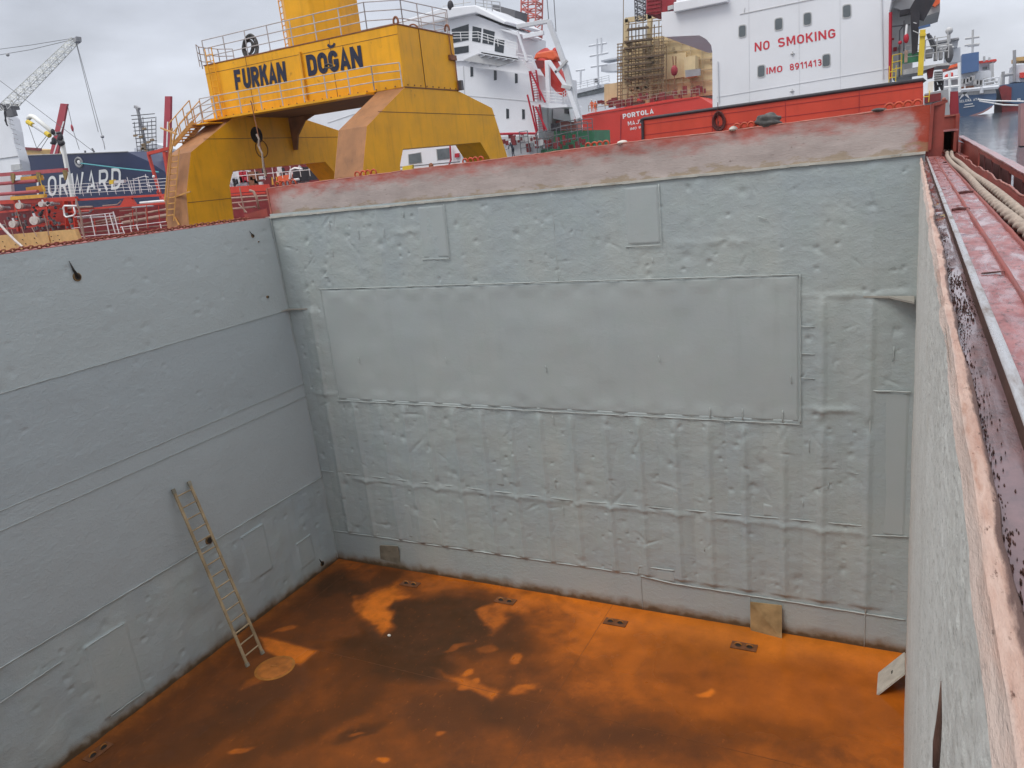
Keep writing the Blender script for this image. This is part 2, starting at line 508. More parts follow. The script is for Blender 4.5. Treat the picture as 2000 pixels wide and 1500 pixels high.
def poly(pts, val, edge=5., warp=.25):
    """blend towards val inside a polygon (convex) given in photo pixels of the floor"""
    global t
    X_ = px+w1*26*warp; Y_ = py+w2*15*warp
    cx = sum(p[0] for p in pts)/len(pts); cy = sum(p[1] for p in pts)/len(pts)
    d = np.full_like(px, 1e9)
    for (ax, ay), (bx, by) in zip(pts, pts[1:]+pts[:1]):
        nx_, ny_ = -(by-ay), bx-ax; L = math.hypot(nx_, ny_); nx_ /= L; ny_ /= L
        if nx_*(cx-ax)+ny_*(cy-ay) < 0: nx_, ny_ = -nx_, -ny_
        d = np.minimum(d, nx_*(X_-ax)+ny_*(Y_-ay))
    m_ = sst(-edge, edge, d)
    t = t*(1-m_)+(val+.06*w4)*m_
blob(680, 1150, 70, 34, -.42, 5); blob(600, 1180, 60, 25, -.10)
blob(790, 1225, 120, 62, -.40, -15); blob(880, 1215, 95, 48, -.34, -30); blob(960, 1235, 130, 60, -.36, 12)
blob(740, 1290, 140, 50, -.24); blob(1100, 1290, 120, 42, -.20); blob(1080, 1400, 190, 70, -.30, 10)
blob(640, 1395, 260, 40, -.20, -30); blob(430, 1420, 200, 50, -.16, -35); blob(880, 1400, 120, 60, -.10)
blob(1450, 1440, 260, 60, -.22); blob(1280, 1460, 140, 40, -.12); blob(1500, 1330, 170, 50, -.05)
blob(690, 1440, 60, 14, -.30, -20, wx=.6); blob(1340, 1330, 60, 20, -.06)
blob(1010, 1145, 260, 26, .14, 9); blob(1350, 1235, 190, 26, .08, 9)
blob(665, 1100, 50, 16, .20, 10); blob(1030, 1205, 60, 20, .10, 20)
poly([(692, 1180), (760, 1143), (818, 1160), (778, 1205), (742, 1236), (722, 1218)], .93, 16, .9)
blob(740, 1195, 30, 34, .18, 20, .5, .5)
poly([(930, 1205), (985, 1180), (1010, 1185), (985, 1225), (950, 1240)], .72, 10, .8)
for q in [(955, 1268, 15, 9), (1000, 1290, 14, 8), (908, 1315, 17, 8), (903, 1345, 12, 8), (1026, 1346, 30, 9), (930, 1330, 13, 6), (1370, 1350, 20, 6),
          (560, 1230, 22, 6), (900, 1262, 40, 4), (480, 1470, 30, 6), (690, 1440, 16, 4), (860, 1440, 9, 4), (755, 1490, 14, 5)]:
    blob(*q, .42, -12, .5, .5)
poly([(512, 1242), (620, 1270), (588, 1297), (552, 1288), (522, 1270)], .92, 5, .2)
blob(500, 1325, 40, 8, .32, -30, .5, .4)
poly([(780, 1293), (988, 1343), (964, 1370), (905, 1345), (850, 1312)], .72, 7, .6)
poly([(742, 1112), (782, 1118), (760, 1150), (705, 1145)], .13, 8, .3)  # dark reflection below the leaning plate, painted into the floor colour
t = np.clip(t, 0, 1)
ks = [0, .22, .45, .68, 1.0]
cs = np.array([(.050, .019, .004), (.110, .032, .005), (.215, .056, .006), (.385, .097, .009), (.66, .170, .013)])
colr = np.stack([np.interp(t, ks, cs[:, i]) for i in range(3)], -1)
band = (1-sst(.0, .5, gx-.30+.06*w1))[..., None]      # silt gutter along the left wall
colr = colr*(1-.55*band)+np.array((.40, .12, .02))*.55*band
ol = (sst(1150, 1500, px)*(1-sst(1230, 1330, py)))[..., None]  # olive reflection of the wall on the wet floor, painted in
colr = colr*(1-.18*ol)+np.array((.30, .17, .03))*.18*ol
wetv = np.clip(sst(1100, 1450, pxw)*(1-sst(1380, 1470, pyw))*.95+.45*sst(.60, .85, t)+.35*sst(.1, .5, w3)+.25, 0, 1)
flr = grid_mesh("hold_floor", gx, gy, gz, "rusty_floor", None, {"silt_reflection_colour": colr, "wet": wetv})
tag(flr, kind="structure")
seam = MB()
for y_ in (-3.9, -9.2): seam.bar((1.0, y_, .004), (15.2, y_-.05, .004), .006, .004)
for x_ in (1.05, 8.8): seam.bar((x_, 0, .004), (x_+.02, HOLD_Y, .004), .006, .004)
o = seam.build("floor_weld", "socket_steel"); o.parent = flr

# ---- bulkhead at the end of the hold
STIFF = [.88, 1.79, 2.66, 3.4, 4.12, 4.9, 5.7, 6.5, 7.3, 8.1, 8.95, 9.75, 10.56, 11.29, 12.05, 12.84, 13.59, 14.45]
bulk = thing("bulkhead", "wide grey dented steel bulkhead with welded patch plates facing across the orange floor", "bulkhead", (7.6, 0, 0))
X1, Z1 = np.meshgrid(np.linspace(0, 15.25, 610), np.linspace(0, 10.05, 402), indexing='ij')
def rect(x, z, a, b, c, d, s=.03):
    return sst(a-s, a+s, x)*(1-sst(b-s, b+s, x))*sst(c-s, c+s, z)*(1-sst(d-s, d+s, z))
st = np.array(STIFF); di = np.min(np.abs(X1[..., None]-st), -1)
ridge = np.exp(-(di/.075)**2)*(1-np.exp(-((Z1-4.98)/.16)**2))
low = sst(.9, 1.0, Z1)*(1-sst(7.4, 7.6, Z1)*.75)
smoothm = np.maximum(1-sst(.86, .98, Z1), np.maximum(rect(X1, Z1, 1.27, 13.17, 5.0, 8.02), rect(X1, Z1, 14.48, 15.3, 2.66, 5.7)))
rough = 1-smoothm
bulge = 1-np.clip(di/.38, 0, 1)**2
rng_ = np.random.default_rng(5)
hgt = np.zeros_like(X1)
amp = .5+.8*np.clip(fbm(X1*.5, Z1*.3, 3, 12)+.4, 0, 1)
hgt += low*(.034*bulge*(.5+.5*amp)+.040*ridge)
hgt += .007*fbm(X1*1.3, Z1*1.6, 3, 31)*(.3+.7*rough)*amp + .0035*fbm(X1*4.0, Z1*5.5, 2, 51)*rough
for i in range(620):
    cx = rng_.uniform(.2, 15); cz = rng_.uniform(1.0, 9.9)
    if 5.0 < cz < 8.1 and 1.2 < cx < 13.2 and rng_.random() < .93: continue
    sx = rng_.uniform(.025, .10) if i < 300 else rng_.uniform(.025, .045); sz = sx*rng_.uniform(.6, 1.1); dp = rng_.uniform(.008, .030)
    a = rng_.uniform(0, 3.14)
    if rng_.random() < .2: sx *= 3.2; sz *= .6; dp *= .8
    i0 = slice(max(0, int((cx-.9)/15.25*609)), min(610, int((cx+.9)/15.25*609)+1)); j0 = slice(max(0, int((cz-.9)/10.05*401)), min(402, int((cz+.9)/10.05*401)+1))
    u = (X1[i0, j0]-cx)*math.cos(a)+(Z1[i0, j0]-cz)*math.sin(a); v = -(X1[i0, j0]-cx)*math.sin(a)+(Z1[i0, j0]-cz)*math.cos(a)
    g_ = np.exp(-(u/sx)**2-(v/sz)**2)
    hgt[i0, j0] -= dp*g_*rough[i0, j0]
# horizontal knuckles (stringers pressed through from behind)
for z_, x0, x1, a_ in ((2.66, .9, 14.5, .026), (5.14, .3, 1.3, .03), (5.30, 13.17, 14.3, .040), (7.60, 13.0, 15.2, .030), (8.72, 10.5, 12.3, .02), (9.35, 3.7, 4.6, .02)):
    wv = z_+.006*fbm(X1*.8, Z1*0, 2, 8)-.03*ridge
    hgt += a_*np.exp(-((Z1-wv)/.07)**2)*sst(x0, x0+.4, X1)*(1-sst(x1-.3, x1+.1, X1))*(.5+.35*np.clip(fbm(X1*1.7, Z1*.1, 3, 5)+.5, 0, 1.2))
hgt *= (1-np.exp(-((X1)/.12)**2))*(1-np.exp(-((15.2-X1)/.12)**2))*(1-np.exp(-((10.05-Z1)/.08)**2))
hgt = np.where(rect(X1, Z1, 1.3, 13.14, 5.05, 7.95) > .5, -.05, hgt)
grid_mesh("plating", X1, -hgt, Z1, "grey_paint", bulk)
# big doubler plate
def plate_grid(name, x0, x1, z0, z1, mat, th=.035, amp_=.02, parent=bulk, res=.04):
    n1_ = max(4, int((x1-x0)/res)); n2_ = max(4, int((z1-z0)/res))
    a, b = np.meshgrid(np.linspace(x0, x1, n1_+1), np.linspace(z0, z1, n2_+1), indexing='ij')
    dd = np.minimum(np.minimum(a-x0, x1-a), np.minimum(b-z0, z1-b))
    d2 = np.min(np.abs(a[..., None]-st), -1)
    eb = np.minimum(b-z0, z1-b)
    h = th+amp_*fbm(a*.55, b*.6, 3, 61)*sst(0, .4, dd)+amp_*1.0*(1-np.clip(d2/.40, 0, 1)**2-.5)*np.exp(-((eb-.16)/.14)**2)
    h = np.where(dd < 1e-6, -.02, h)
    return grid_mesh(name, a, -h, b, mat, parent)
plate_grid("doubler_plate", 1.27, 13.17, 4.98, 8.02, "grey_paint_smooth", .022, .022)
for q in [(4.60, 5.37, 8.67, 9.93), (9.72, 10.48, 8.73, 9.96)]:
    plate_grid("patch_plate", *q, "grey_paint_smooth", .016, .005)
plate_grid("patch_plate", 14.48, 15.16, 2.66, 5.71, "grey_paint_smooth", .014, .005)
for q in [(7.15, 7.37, 3.79, 4.37), (8.08, 8.30, 4.34, 4.88), (5.89, 6.14, 2.89, 3.38), (2.64, 3.16, 1.05, 2.08), (12.04, 12.3, 4.22, 4.58), (12.40, 12.80, 2.80, 3.12)]:
    plate_grid("patch_plate", *q, "grey_paint_smooth", .018, .003)
plate_grid("patch_plate", 9.56, 10.42, .86, 1.19, "grey_paint_smooth", .026, .002)
def bead(pts, name="weld_seam", mat="grey_weld", r=.015, parent=bulk, seg=.08):
    P = []
    for a, b in zip(pts, pts[1:]):
        a = Vector(a); b = Vector(b); n_ = max(1, int((b-a).length/seg))
        for i in range(n_): P.append(a.lerp(b, i/n_))
    P.append(Vector(pts[-1]))
    P = [p+Vector((random.uniform(-.004, .004), random.uniform(-.003, .003), random.uniform(-.005, .005))) for p in P]
    return MB().tube(P, [r*random.uniform(.75, 1.25) for _ in P], 6).build(name, mat, parent, 'all')
bead([(.3, -.012, .93), (9.5, -.012, .95), (9.55, -.03, 1.18), (9.6, -.04, 1.2), (10.4, -.04, 1.21)])
bead([(9.55, -.03, .93), (10.42, -.03, .86), (15.2, -.012, .80)])
bead([(.2, -.02, 2.82), (7.7, -.03, 2.72), (14.5, -.03, 2.84)], r=.011)
bead([(14.46, -.02, .82), (14.47, -.03, 2.6), (14.47, -.04, 5.66), (14.52, -.04, 5.72), (15.16, -.04, 5.72)], r=.014)
bead([(14.47, -.03, 2.64), (15.2, -.03, 2.70)], r=.014)
bead([(14.45, -.02, 0.02), (14.45, -.02, .82)], r=.008)
bead([(9.57, -.012, .02), (9.57, -.012, .9)], r=.006)
bead([(12.1, -.012, .02), (12.1, -.012, .85)], r=.008)
bead([(1.25, -.035, 8.03), (7, -.045, 8.03), (13.19, -.035, 8.02)], r=.012)
bead([(13.185, -.04, 8.02), (13.185, -.05, 4.97)], r=.010)
bead([(1.25, -.04, 4.97), (7, -.045, 4.965), (13.19, -.045, 4.96)], r=.010)
bead([(8.1, -.012, 9.95), (8.1, -.018, 8.05)], r=.006)
bead([(5.385, -.045, 9.92), (5.355, -.045, 8.66), (4.58, -.03, 8.67)], r=.009)
bead([(10.49, -.045, 9.95), (10.485, -.045, 8.72), (9.71, -.03, 8.72)], r=.009)
bead([(0.03, -.03, 9.96), (.12, -.03, 5), (.27, -.03, .05)], r=.014)
# scattered weld scars
for i in range(26):
    cx = rng_.uniform(.5, 14.8); cz = rng_.choice([rng_.uniform(1.2, 4.8), rng_.uniform(8.2, 9.8)])
    L_ = rng_.uniform(.08, .3); a = rng_.choice([0, 1.57, 1.57, rng_.uniform(0, 3.1)])
    bead([(cx, -.035, cz), (cx+L_*math.cos(a), -.035, cz+L_*math.sin(a))], "weld_scar", r=.007, seg=.05)
for i in range(5):
    cx = 2.2+i*2.7; cz = 6.2+.4*math.sin(i*3)
    bead([(cx, -.055, cz), (cx+.02, -.055, cz-.16)], "weld_scar", r=.007, seg=.04)
for x_ in (11.36, 12.04, 12.84):
    bead([(x_, -.06, 4.99), (x_, -.06, 5.25)], "weld_scar", r=.008)
for z_ in (7.0, 6.45, 5.95): bead([(13.2, -.04, z_), (13.45, -.04, z_-.02)], "weld_scar", r=.008)
bead([(14.85, -.03, 6.6), (14.84, -.03, 6.3)], "weld_scar", r=.008)
# little corner brackets where the stringer meets the side walls
mb = MB(); mb.prism([(.0, -.55, 7.50), (.12, -.12, 7.53), (.75, -.03, 7.53), (.3, -.02, 7.53), (.02, -.02, 7.53)], (0, 0, -.035)); mb.build("corner_bracket", "bracket_paint", bulk)
mb = MB(); mb.prism([(15.16, -.42, 7.52), (15.16, -.02, 7.56), (14.3, -.03, 7.58), (14.75, -.10, 7.57)], (0, 0, -.035)); mb.build("corner_bracket", "bracket_paint", bulk)

# ---- left wall (hull side of the hold)
lw = thing("side_wall", "grey blistered steel side wall with the ladder leaning on it", "hold wall", (.1, -10, 0))
Yl, Zl = np.meshgrid(np.linspace(HOLD_Y, 0, 640), np.linspace(0, 9.965, 320), indexing='ij')
def xl(y, z): return .2643*(1-z/10)-.0044*y
mid = rect(Zl*0+1, Zl, 0, 2, 2.66, 5.38, .05); up = sst(7.4, 7.6, Zl); lowz = 1-sst(2.55, 2.7, Zl)
hl = .010*fbm(Yl*.8, Zl*.9, 3, 91)+.0022*fbm(Yl*3.2, Zl*4.5, 2, 92)*(1-mid)*(.5+.6*lowz+.2*up)
hl += .010*fbm(Yl*1.6, Zl*1.9, 2, 95)*lowz
hl += .006*np.sin(Yl*7.6+1.1*fbm(Yl, Zl, 2, 4))*(1-mid)*(1-up)*(.25+.75*lowz)
for i in range(190):
    cy = rng_.uniform(-11, -.2); cz = rng_.uniform(.2, 2.5) if i < 80 else rng_.uniform(5.5, 9.8)
    s_ = rng_.uniform(.03, .1); dp = rng_.uniform(.008, .03)*(1 if i < 80 else .6)
    hl -= dp*np.exp(-((Yl-cy)/s_)**2-((Zl-cz)/(s_*rng_.uniform(.5, 1.1)))**2)*(1-mid)
for q in [(-7.7, -6.75, .31, 2.03), (-3.27, -2.5, 1.05, 2.32), (-1.52, -.93, .5, 1.25)]:
    m_ = rect(Yl, Zl, *q, .02); hl = hl*(1-m_)+.03*m_
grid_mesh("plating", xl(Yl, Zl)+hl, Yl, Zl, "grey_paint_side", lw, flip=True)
def lb(pts, r=.008, name="weld_seam"): return bead([(xl(y, z)+.012, y, z) for y, z in pts], name, "grey_weld", r, lw, .12)
for zl in (7.49, 5.40, 5.04): lb([(0, zl), (HOLD_Y, zl+.02)])
lb([(0, 2.62), (HOLD_Y, 2.6)], .013)
for q in [(-7.7, -6.75, .31, 2.03), (-3.27, -2.5, 1.05, 2.32), (-1.52, -.93, .5, 1.25)]:
    b_ = [(xl(y, z)+.034, y, z) for y, z in [(q[0], q[3]-.04), (q[0]+.04, q[3]), (q[1]-.02, q[3])]]
    bead(b_, "weld_seam", "grey_weld", .012, lw)
bead([(xl(-6.75, .31)+.034, -6.75, .31), (xl(-7.6, .31)+.034, -7.6, .31)], "weld_seam", "grey_weld", .012, lw)
bead([(xl(-8.2, 2.05)+.03, -8.2, 2.05), (xl(-9.5, 2.0)+.03, -9.5, 2.0)], "weld_seam", "grey_weld", .012, lw)
# drain holes, burnt edges and the stain above the biggest one
def hole(y, z, r, streak=0.0):
    x_ = xl(y, z)
    MB().lathe((x_-.02, y, z), (1, 0, 0), [(0, r*1.5), (.045, r*1.4), (.05, r*1.05)], 14).build("hole_rim", "stained_rim", lw, True)
    MB().lathe((x_, y, z), (1, 0, 0), [(0, r), (.036, r)], 14).build("drain_hole", "stain_black", lw)
    if streak:
        pts = [(x_+.034+.0264*0, y, z), (xl(y-.05, z+streak*.45)+.030, y-.05, z+streak*.45), (xl(y-.09, z+streak)+.022, y-.09, z+streak)]
        MB().tube(pts, [r*.62, r*.36, r*.08], 8).build("stain_streak", "stain_black", lw, 'all')
hole(-5.75, 9.33, .062, .34); hole(-4.2, 2.70, .075); hole(-.70, .22, .055, .2)
hole(-.76, 9.57, .032, .14); hole(-.68, 7.97, .026); hole(-.60, 9.40, .012)
# narrow red strip of deck outside it
mb = MB(); mb.box((-1.1, HOLD_Y, 9.80), (-.005, -.02, 9.972)); tag(mb.build("deck", "primer_red"), kind="structure")

# ---- right wall, very close to the camera
rw = thing("side_wall", "pale grainy grey side wall beside the lens with a ragged rusty top edge", "hold wall", (15.2, -10, 0))
def graded(L, s0, gr):
    n = int(math.log(1+gr*L/s0)/gr); k_ = np.arange(n+1)/n
    return s0/gr*(np.exp(k_*math.log(1+gr*L/s0))-1)
ys = np.concatenate([np.linspace(HOLD_Y, -15.75, 12)[:-1], -15.75+graded(15.75, .0085, .0052)])
zz = (9.99-graded(9.99, .0075, .0052))[::-1]
Yr, Zr = np.meshgrid(ys, zz, indexing='ij')
def xr(y, z): return XE+.0019*(y+8)+.0614*(1-z/10)
gr_ = fbm(Yr*38, Zr*46, 3, 214); g2_ = fbm(Yr*9, Zr*11, 3, 216)
hr = .008*fbm(Yr*.9, Zr*1.2, 3, 210)+(.0017*gr_+.0012*np.maximum(gr_-.35, 0)*2+.0015*g2_)*sst(10.0, 9.97, Zr)+sst(9.95, 9.99, Zr)*.004
grid_mesh("plating", xr(Yr, Zr)-np.maximum(hr, -.02)+.0, Yr, Zr, "grainy_paint", rw)
# rusty flat lip along its top, ragged on both sides
yl_ = np.arange(-16.6, 0, .011)
ew = .012*fbm(yl_*2.2, yl_*0, 4, 201)+.006*fbm(yl_*11, yl_*0, 3, 203)
ew = .0050*fbm(yl_*1.1, yl_*0, 4, 201)+.0016*fbm(yl_*5, yl_*0, 4, 203)
a_ = xr(yl_, 10)-ew-.006
bw = .025+.006*fbm(yl_*1.4, yl_*0, 5, 230)+.003*fbm(yl_*6, yl_*0, 4, 232)
cols = []
for f_, zf in ((-.40, -.020), (0.0, -.003), (.05, .001), (.2, .002), (.35, .0015), (.5, .002), (.65, .001), (.8, .0015), (.93, .0), (1.0, -.005), (1.03, -.03)):
    xx = a_+f_*(bw+ew+.006)
    z_ = 10.0+zf+.0012*fbm(yl_*5+f_*5, yl_*0+f_*9, 5, 240)
    cols.append((xx, z_))
Xq = np.stack([c_[0] for c_ in cols], 1); Zq = np.stack([c_[1] for c_ in cols], 1); Yq = np.repeat(yl_[:, None], len(cols), 1)
lipo = grid_mesh("rusty_edge", Xq, Yq, Zq, "rusty_lip", rw, {"across": np.repeat(np.array([[-.2, 0, .05, .2, .35, .5, .65, .8, .93, 1.0, 1.03]]), len(yl_), 0)})
lipo.data.set_sharp_from_angle(angle=math.radians(38))
# rust crack low on the wall
P = [(xr(-13.60, z)-.020+.004*math.sin(z*9), -13.62+.02*math.sin(z*3), z) for z in np.linspace(8.55, 9.32, 14)]
P = [atx(1836, 1390, 15.2)]
cr_pts = []
for q in [(1828, 1500), (1830, 1450), (1834, 1410), (1836, 1375), (1838, 1330)]:
    p = atx(*q, 15.0); 
    p = atx(*q, xr(p.y, max(p.z, 0))-.012); cr_pts.append(p)
MB().tube(cr_pts, [.006, .007, .005, .003, .0006], 6).build("rust_crack", "rail_side", rw, 'all')

# ---- end wall behind the camera
aw = MB().box((-.1, HOLD_Y-.2, 0), (15.4, HOLD_Y, 10.0)).build("bulkhead", "grey_paint")
tag(aw, "plain grey bulkhead closing the near end of the hold behind the camera", "bulkhead")
paint("floor_plate_orange", (.62, .17, .018), .5, .22, 4, rust=.25, dirt=(.2, .06, .012), bump=.3)

# ================================================================== COAMING AND DECK EDGE
coam = thing("hatch_coaming", "long red and grey worn steel hatch coaming along the top of the far bulkhead", "hatch coaming", (7.6, .1, 10))
n_ = 330
xs = np.linspace(.05, 15.30, n_); zs = np.linspace(0, 1, 26)
Xc, Tc = np.meshgrid(xs, zs, indexing='ij')
zb = 9.975+.008*Xc; ztop = 10.70+.0105*Xc
topw = .012*fbm(Xc*.5, Xc*0, 4, 301)*sst(.6, 1, Tc)
hc = .014*fbm(Xc*.8, Tc*1.3, 4, 305)+.010*np.sin(Xc*1.9)*Tc+.05*np.exp(-((Xc-9.7)/1.2)**2)*sst(.6, 1, Tc)*.6
Zc = zb+(ztop-zb)*Tc+topw
grid_mesh("coaming_plate", Xc, .03-hc, Zc, "coaming_paint", coam)
mb = MB(); mb.box((.05, .075, 9.9), (15.30, .11, 10.66)); mb.build("back_plate", "primer_red", coam)
rim = [Vector((x_, .045-float(h_), float(z_)+.004)) for x_, h_, z_ in zip(xs[::3], hc[::3, -1], Zc[::3, -1])]
MB().tube(rim, [.017*random.uniform(.7, 1.3) for _ in rim], 6).build("rim_bar", "coaming_top", coam, 'all')
led = [Vector((x_, -.010, 9.962+.0075*x_+.004*math.sin(x_*3))) for x_ in np.linspace(-.12, 15.25, 90)]
mb = MB()
for a, b in zip(led, led[1:]): mb.bar(a, b, .08, .045*random.uniform(.85, 1.2))
mb.build("ledge", "ledge_paint", coam)
mb = MB(); mb.bar((.05, .03, 9.96), (.04, .03, 10.71), .05, .05); mb.build("end_post", "coaming_top", coam)
mb = MB(); mb.prism([(-.12, .05, 9.99), (-.95, .05, 9.99), (-.95, .05, 10.10), (-.12, .05, 10.2)], (0, .02, 0)); mb.build("corner_plate", "primer_red", coam)
mb = MB(); mb.bar((15.31, .02, 10.12), (15.33, .02, 10.875), .05, .05); mb.bar((15.40, .16, 10.0), (15.43, .16, 10.88), .20, .16); mb.bar((15.34, .06, 10.86), (15.55, .12, 10.90), .06, .05)
mb.build("end_post", "primer_red", coam)
mb = MB(); mb.ball((15.50, .1, 10.93), .035); mb.build("knob", "coaming_top", coam, True)

# rows of four little rings welded on top of the coaming
def ringrow(px0, px1, py_, y, label):
    p0 = at(px0, py_, y); p1 = at(px1, py_, y)
    d = p1-p0; zt = 10.70+.0105*p0.x; z1 = 10.70+.0105*p1.x
    w_ = abs(d.x)/4
    g_ = thing("ring_bracket", label, "ring bracket", (p0.x, y, zt), "brackets of four red rings on the coaming")
    for i in range(4):
        mb = MB(); cx = p0.x+w_*(i+.5); cz = zt+(z1-zt)*(i+.5)/4+w_*.36
        mb.tube([Vector((cx+w_*.44*math.cos(a), y+.02*math.sin(i*2), cz+w_*.44*math.sin(a))) for a in np.linspace(-.6, math.pi+.6, 12)], .020, 6)
        mb.build("ring", "primer_orange", g_, 'all')
    mb = MB(); mb.box((p0.x, y-.03, zt-.08), (p0.x+4*w_, y+.03, zt+.02)); mb.build("base_bar", "primer_red", g_)
paint("primer_orange", (.50, .075, .03), .5, .25, 6, rust=.25, bump=.3)
for q in [(536, 578, 354, .25, "row of four red rings at the coaming corner near the yellow leg opening"),
          (692, 736, 338, .20, "row of four red rings on the coaming below the brown front of the crane leg"),
          (903, 945, 313, .20, "row of four red rings on the coaming at the foot of the yellow rear leg"),
          (1143, 1190, 284, .20, "row of four red rings on the coaming in front of the red stern hull"),
          (1432, 1489, 243, .20, "row of four red rings on the coaming left of the dark tarp bundle"),
          (1728, 1801, 205, .20, "row of four red rings near the right end of the coaming")]:
    ringrow(*q)
# tarps and hose lying on the coaming
def lump(name, label, cat, px0, px1, pyb, pyt, y, mat):
    a = at(px0, pyb, y); b = at(px1, pyt, y)
    cx = (a.x+b.x)/2; rx = abs(b.x-a.x)/2; rz = abs(b.z-a.z)
    zb_ = 10.70+.0105*cx
    mb = MB(); mb.ball((cx, y, zb_+rz*.30), rx, .22, rz*.72, 26, 18)
    for v in mb.v:
        d = v-Vector((cx, y, zb_+rz*.3)); s_ = 1+.20*float(fbm(np.array(v.x*4.3), np.array(v.z*9+v.y*3), 4, 8))+.10*math.sin(v.z*55+v.x*6)
        v.x = cx+d.x*s_; v.z = max(zb_-.02, zb_+rz*.3+d.z*s_); v.y = y+d.y*s_
    o = mb.build(name, mat, None, 'all'); tag(o, label, cat); return o
lump("tarp_bundle", "large crumpled dark grey tarp bundle on top of the coaming", "tarp", 1478, 1529, 240, 208, .22, "tarp")
lump("tarp_bundle", "small flat dark grey tarp near the right end of the coaming", "tarp", 1702, 1732, 218, 207, .22, "tarp")
lump("rag_bundle", "pale crumpled rag on the coaming below the hull name lettering", "rag", 1208, 1222, 281, 272, .16, "white_scrap")
lump("rag_bundle", "small dark and pale rag beside the rings left of the tarp bundle", "rag", 1425, 1440, 250, 240, .16, "plate_pale")
def coil(name, label, cx, cy, rx, ry, Y, mat, r=.02, n=5, parent=None):
    mb = MB()
    for i in range(n):
        P = []
        for a in np.linspace(0, 2*math.pi, 28, endpoint=False):
            q = 1-.10*i+.04*math.sin(a*3+i*2)
            p = at(cx+rx*q*math.cos(a)+random.uniform(-.3, .3)+i*.8*math.sin(i), cy+ry*q*math.sin(a), Y+.03*i)
            P.append(p)
        mb.tube(P, r, 6, True)
    o = mb.build(name, mat, parent, 'all')
    if not parent: tag(o, label, "hose")
    return o
coil("hose_coil", "coil of dark red hose hanging on the red plate bulkhead", 1404, 237, 12, 18, 15.9, "primer_dark", .035, 4)

# ---- right side deck, strips running along the ship
Y0, Y1 = -17.5, 0.0
def strip(prof, name, mat, y0=Y0, y1=Y1, res=.05, wob=.003, seed=1, parent=None):
    ys_ = np.linspace(y0, y1, int((y1-y0)/res)+1)
    P_ = []
    for a, b in zip(prof, prof[1:]):
        c_ = max(1, int(math.hypot(b[0]-a[0], b[1]-a[1])/.014))
        for i in range(c_): P_.append((a[0]+(b[0]-a[0])*i/c_, a[1]+(b[1]-a[1])*i/c_))
    P_.append(prof[-1])
    dd_ = np.array([p[0] for p in P_]); zz_ = np.array([p[1] for p in P_])
    Yg, Dg = np.meshgrid(ys_, dd_, indexing='ij'); Zg = np.repeat(zz_[None, :], len(ys_), 0)
    Zg = Zg+wob*fbm(Yg*3, Dg*9, 4, seed)
    return grid_mesh(name, XE+.0019*(Yg+8)+Dg, Yg, Zg, mat, parent)
dk = strip([(-.004, 9.964), (.03, 9.965), (.085, 9.968)], "deck_gutter", "wet_gutter", seed=5, wob=.004); tag(dk, kind="structure")
dk = strip([(.104, 9.978), (.205, 9.982), (.33, 9.982)], "deck", "wet_red_deck", seed=7, wob=.004); tag(dk, kind="structure")
dk = strip([(.33, 9.965), (.50, 9.955), (.545, 9.90)], "rope_channel", "wet_rope_channel", seed=9); tag(dk, kind="structure")
def xd(d, y): return XE+.0019*(y+8)+d
rail = thing("deck_rail", "bright worn steel flat bar rail running along the wet red deck edge", "rail", (xd(.095, -8), -8, 9.97))
strip([(.083, 9.95), (.083, 10.008)], "rail_web", "rail_side", seed=3, wob=.002, parent=rail)
strip([(.082, 10.008), (.085, 10.012), (.104, 10.012), (.107, 10.006), (.106, 9.96)], "rail_head", "worn_steel", seed=3, wob=.002, parent=rail)
for d_, lab in ((.202, "thin red ridge bar on the deck beside the bright steel rail"), (.318, "thin red ridge bar on the deck beside the mooring ropes")):
    o = strip([(d_-.001, 9.97), (d_, 9.996), (d_+.012, 9.997), (d_+.016, 9.97)], "ridge_bar", "primer_red", seed=13, wob=.003)
    tag(o, lab, "ridge bar", "ridge bars on the wet deck")
mb = MB(); a = at(1868, 375, -7.0); 
for (qa, qb) in (((1869, 378), (1905, 368)), ((1860, 411), (1888, 402)), ((1842, 318), (1857, 312))):
    p = atz(*qa, 9.985); q = atz(*qb, 9.985); q.y = p.y
    mb = MB(); mb.tube([p, p.lerp(q, .4)+Vector((0, .02, .006)), q], .012, 6); o = mb.build("cross_bar", "primer_dark", None, True)
    tag(o, ["short rusty cross bar between the ridge bars, nearer the ropes", "short rusty cross bar lying on the red strip by the steel rail", "small dark cross bar near the box at the deck end"][len([c for c in bpy.data.objects if c.name.startswith('cross_bar')])-1], "cross bar", "cross bars on the wet deck")
# mooring ropes
def rope(name, pts, r, label):
    P = []
    for a, b in zip(pts, pts[1:]):
        c_ = max(1, int((b-a).length/.02))
        for i in range(c_): P.append(a.lerp(b, i/c_))
    P.append(pts[-1])
    for _ in range(30):
        Q = P[:]
        for i in range(1, len(P)-1): Q[i] = (P[i-1]+P[i]*2+P[i+1])/4
        P = Q
    n = 18; vs = []; fs = []; L_ = 0
    for i, p in enumerate(P):
        d = (P[min(i+1, len(P)-1)]-P[max(i-1, 0)]).normalized()
        u = d.cross(Vector((0, 0, 1))).normalized(); w = u.cross(d)
        if i: L_ += (P[i]-P[i-1]).length
        for j in range(n):
            th = 2*math.pi*j/n
            rr = r*(.62+.44*abs(math.cos(1.5*(th-L_*2*math.pi/.60))))
            vs.append(p+(u*math.cos(th)+w*math.sin(th))*rr)
    for i in range(len(P)-1):
        for j in range(n): fs.append((i*n+j, i*n+(j+1) % n, (i+1)*n+(j+1) % n, (i+1)*n+j))
    o = MB().add(vs, fs).build(name, "rope_fibre", None, 'all')
    return tag(o, label, "rope", "twisted mooring ropes along the deck")
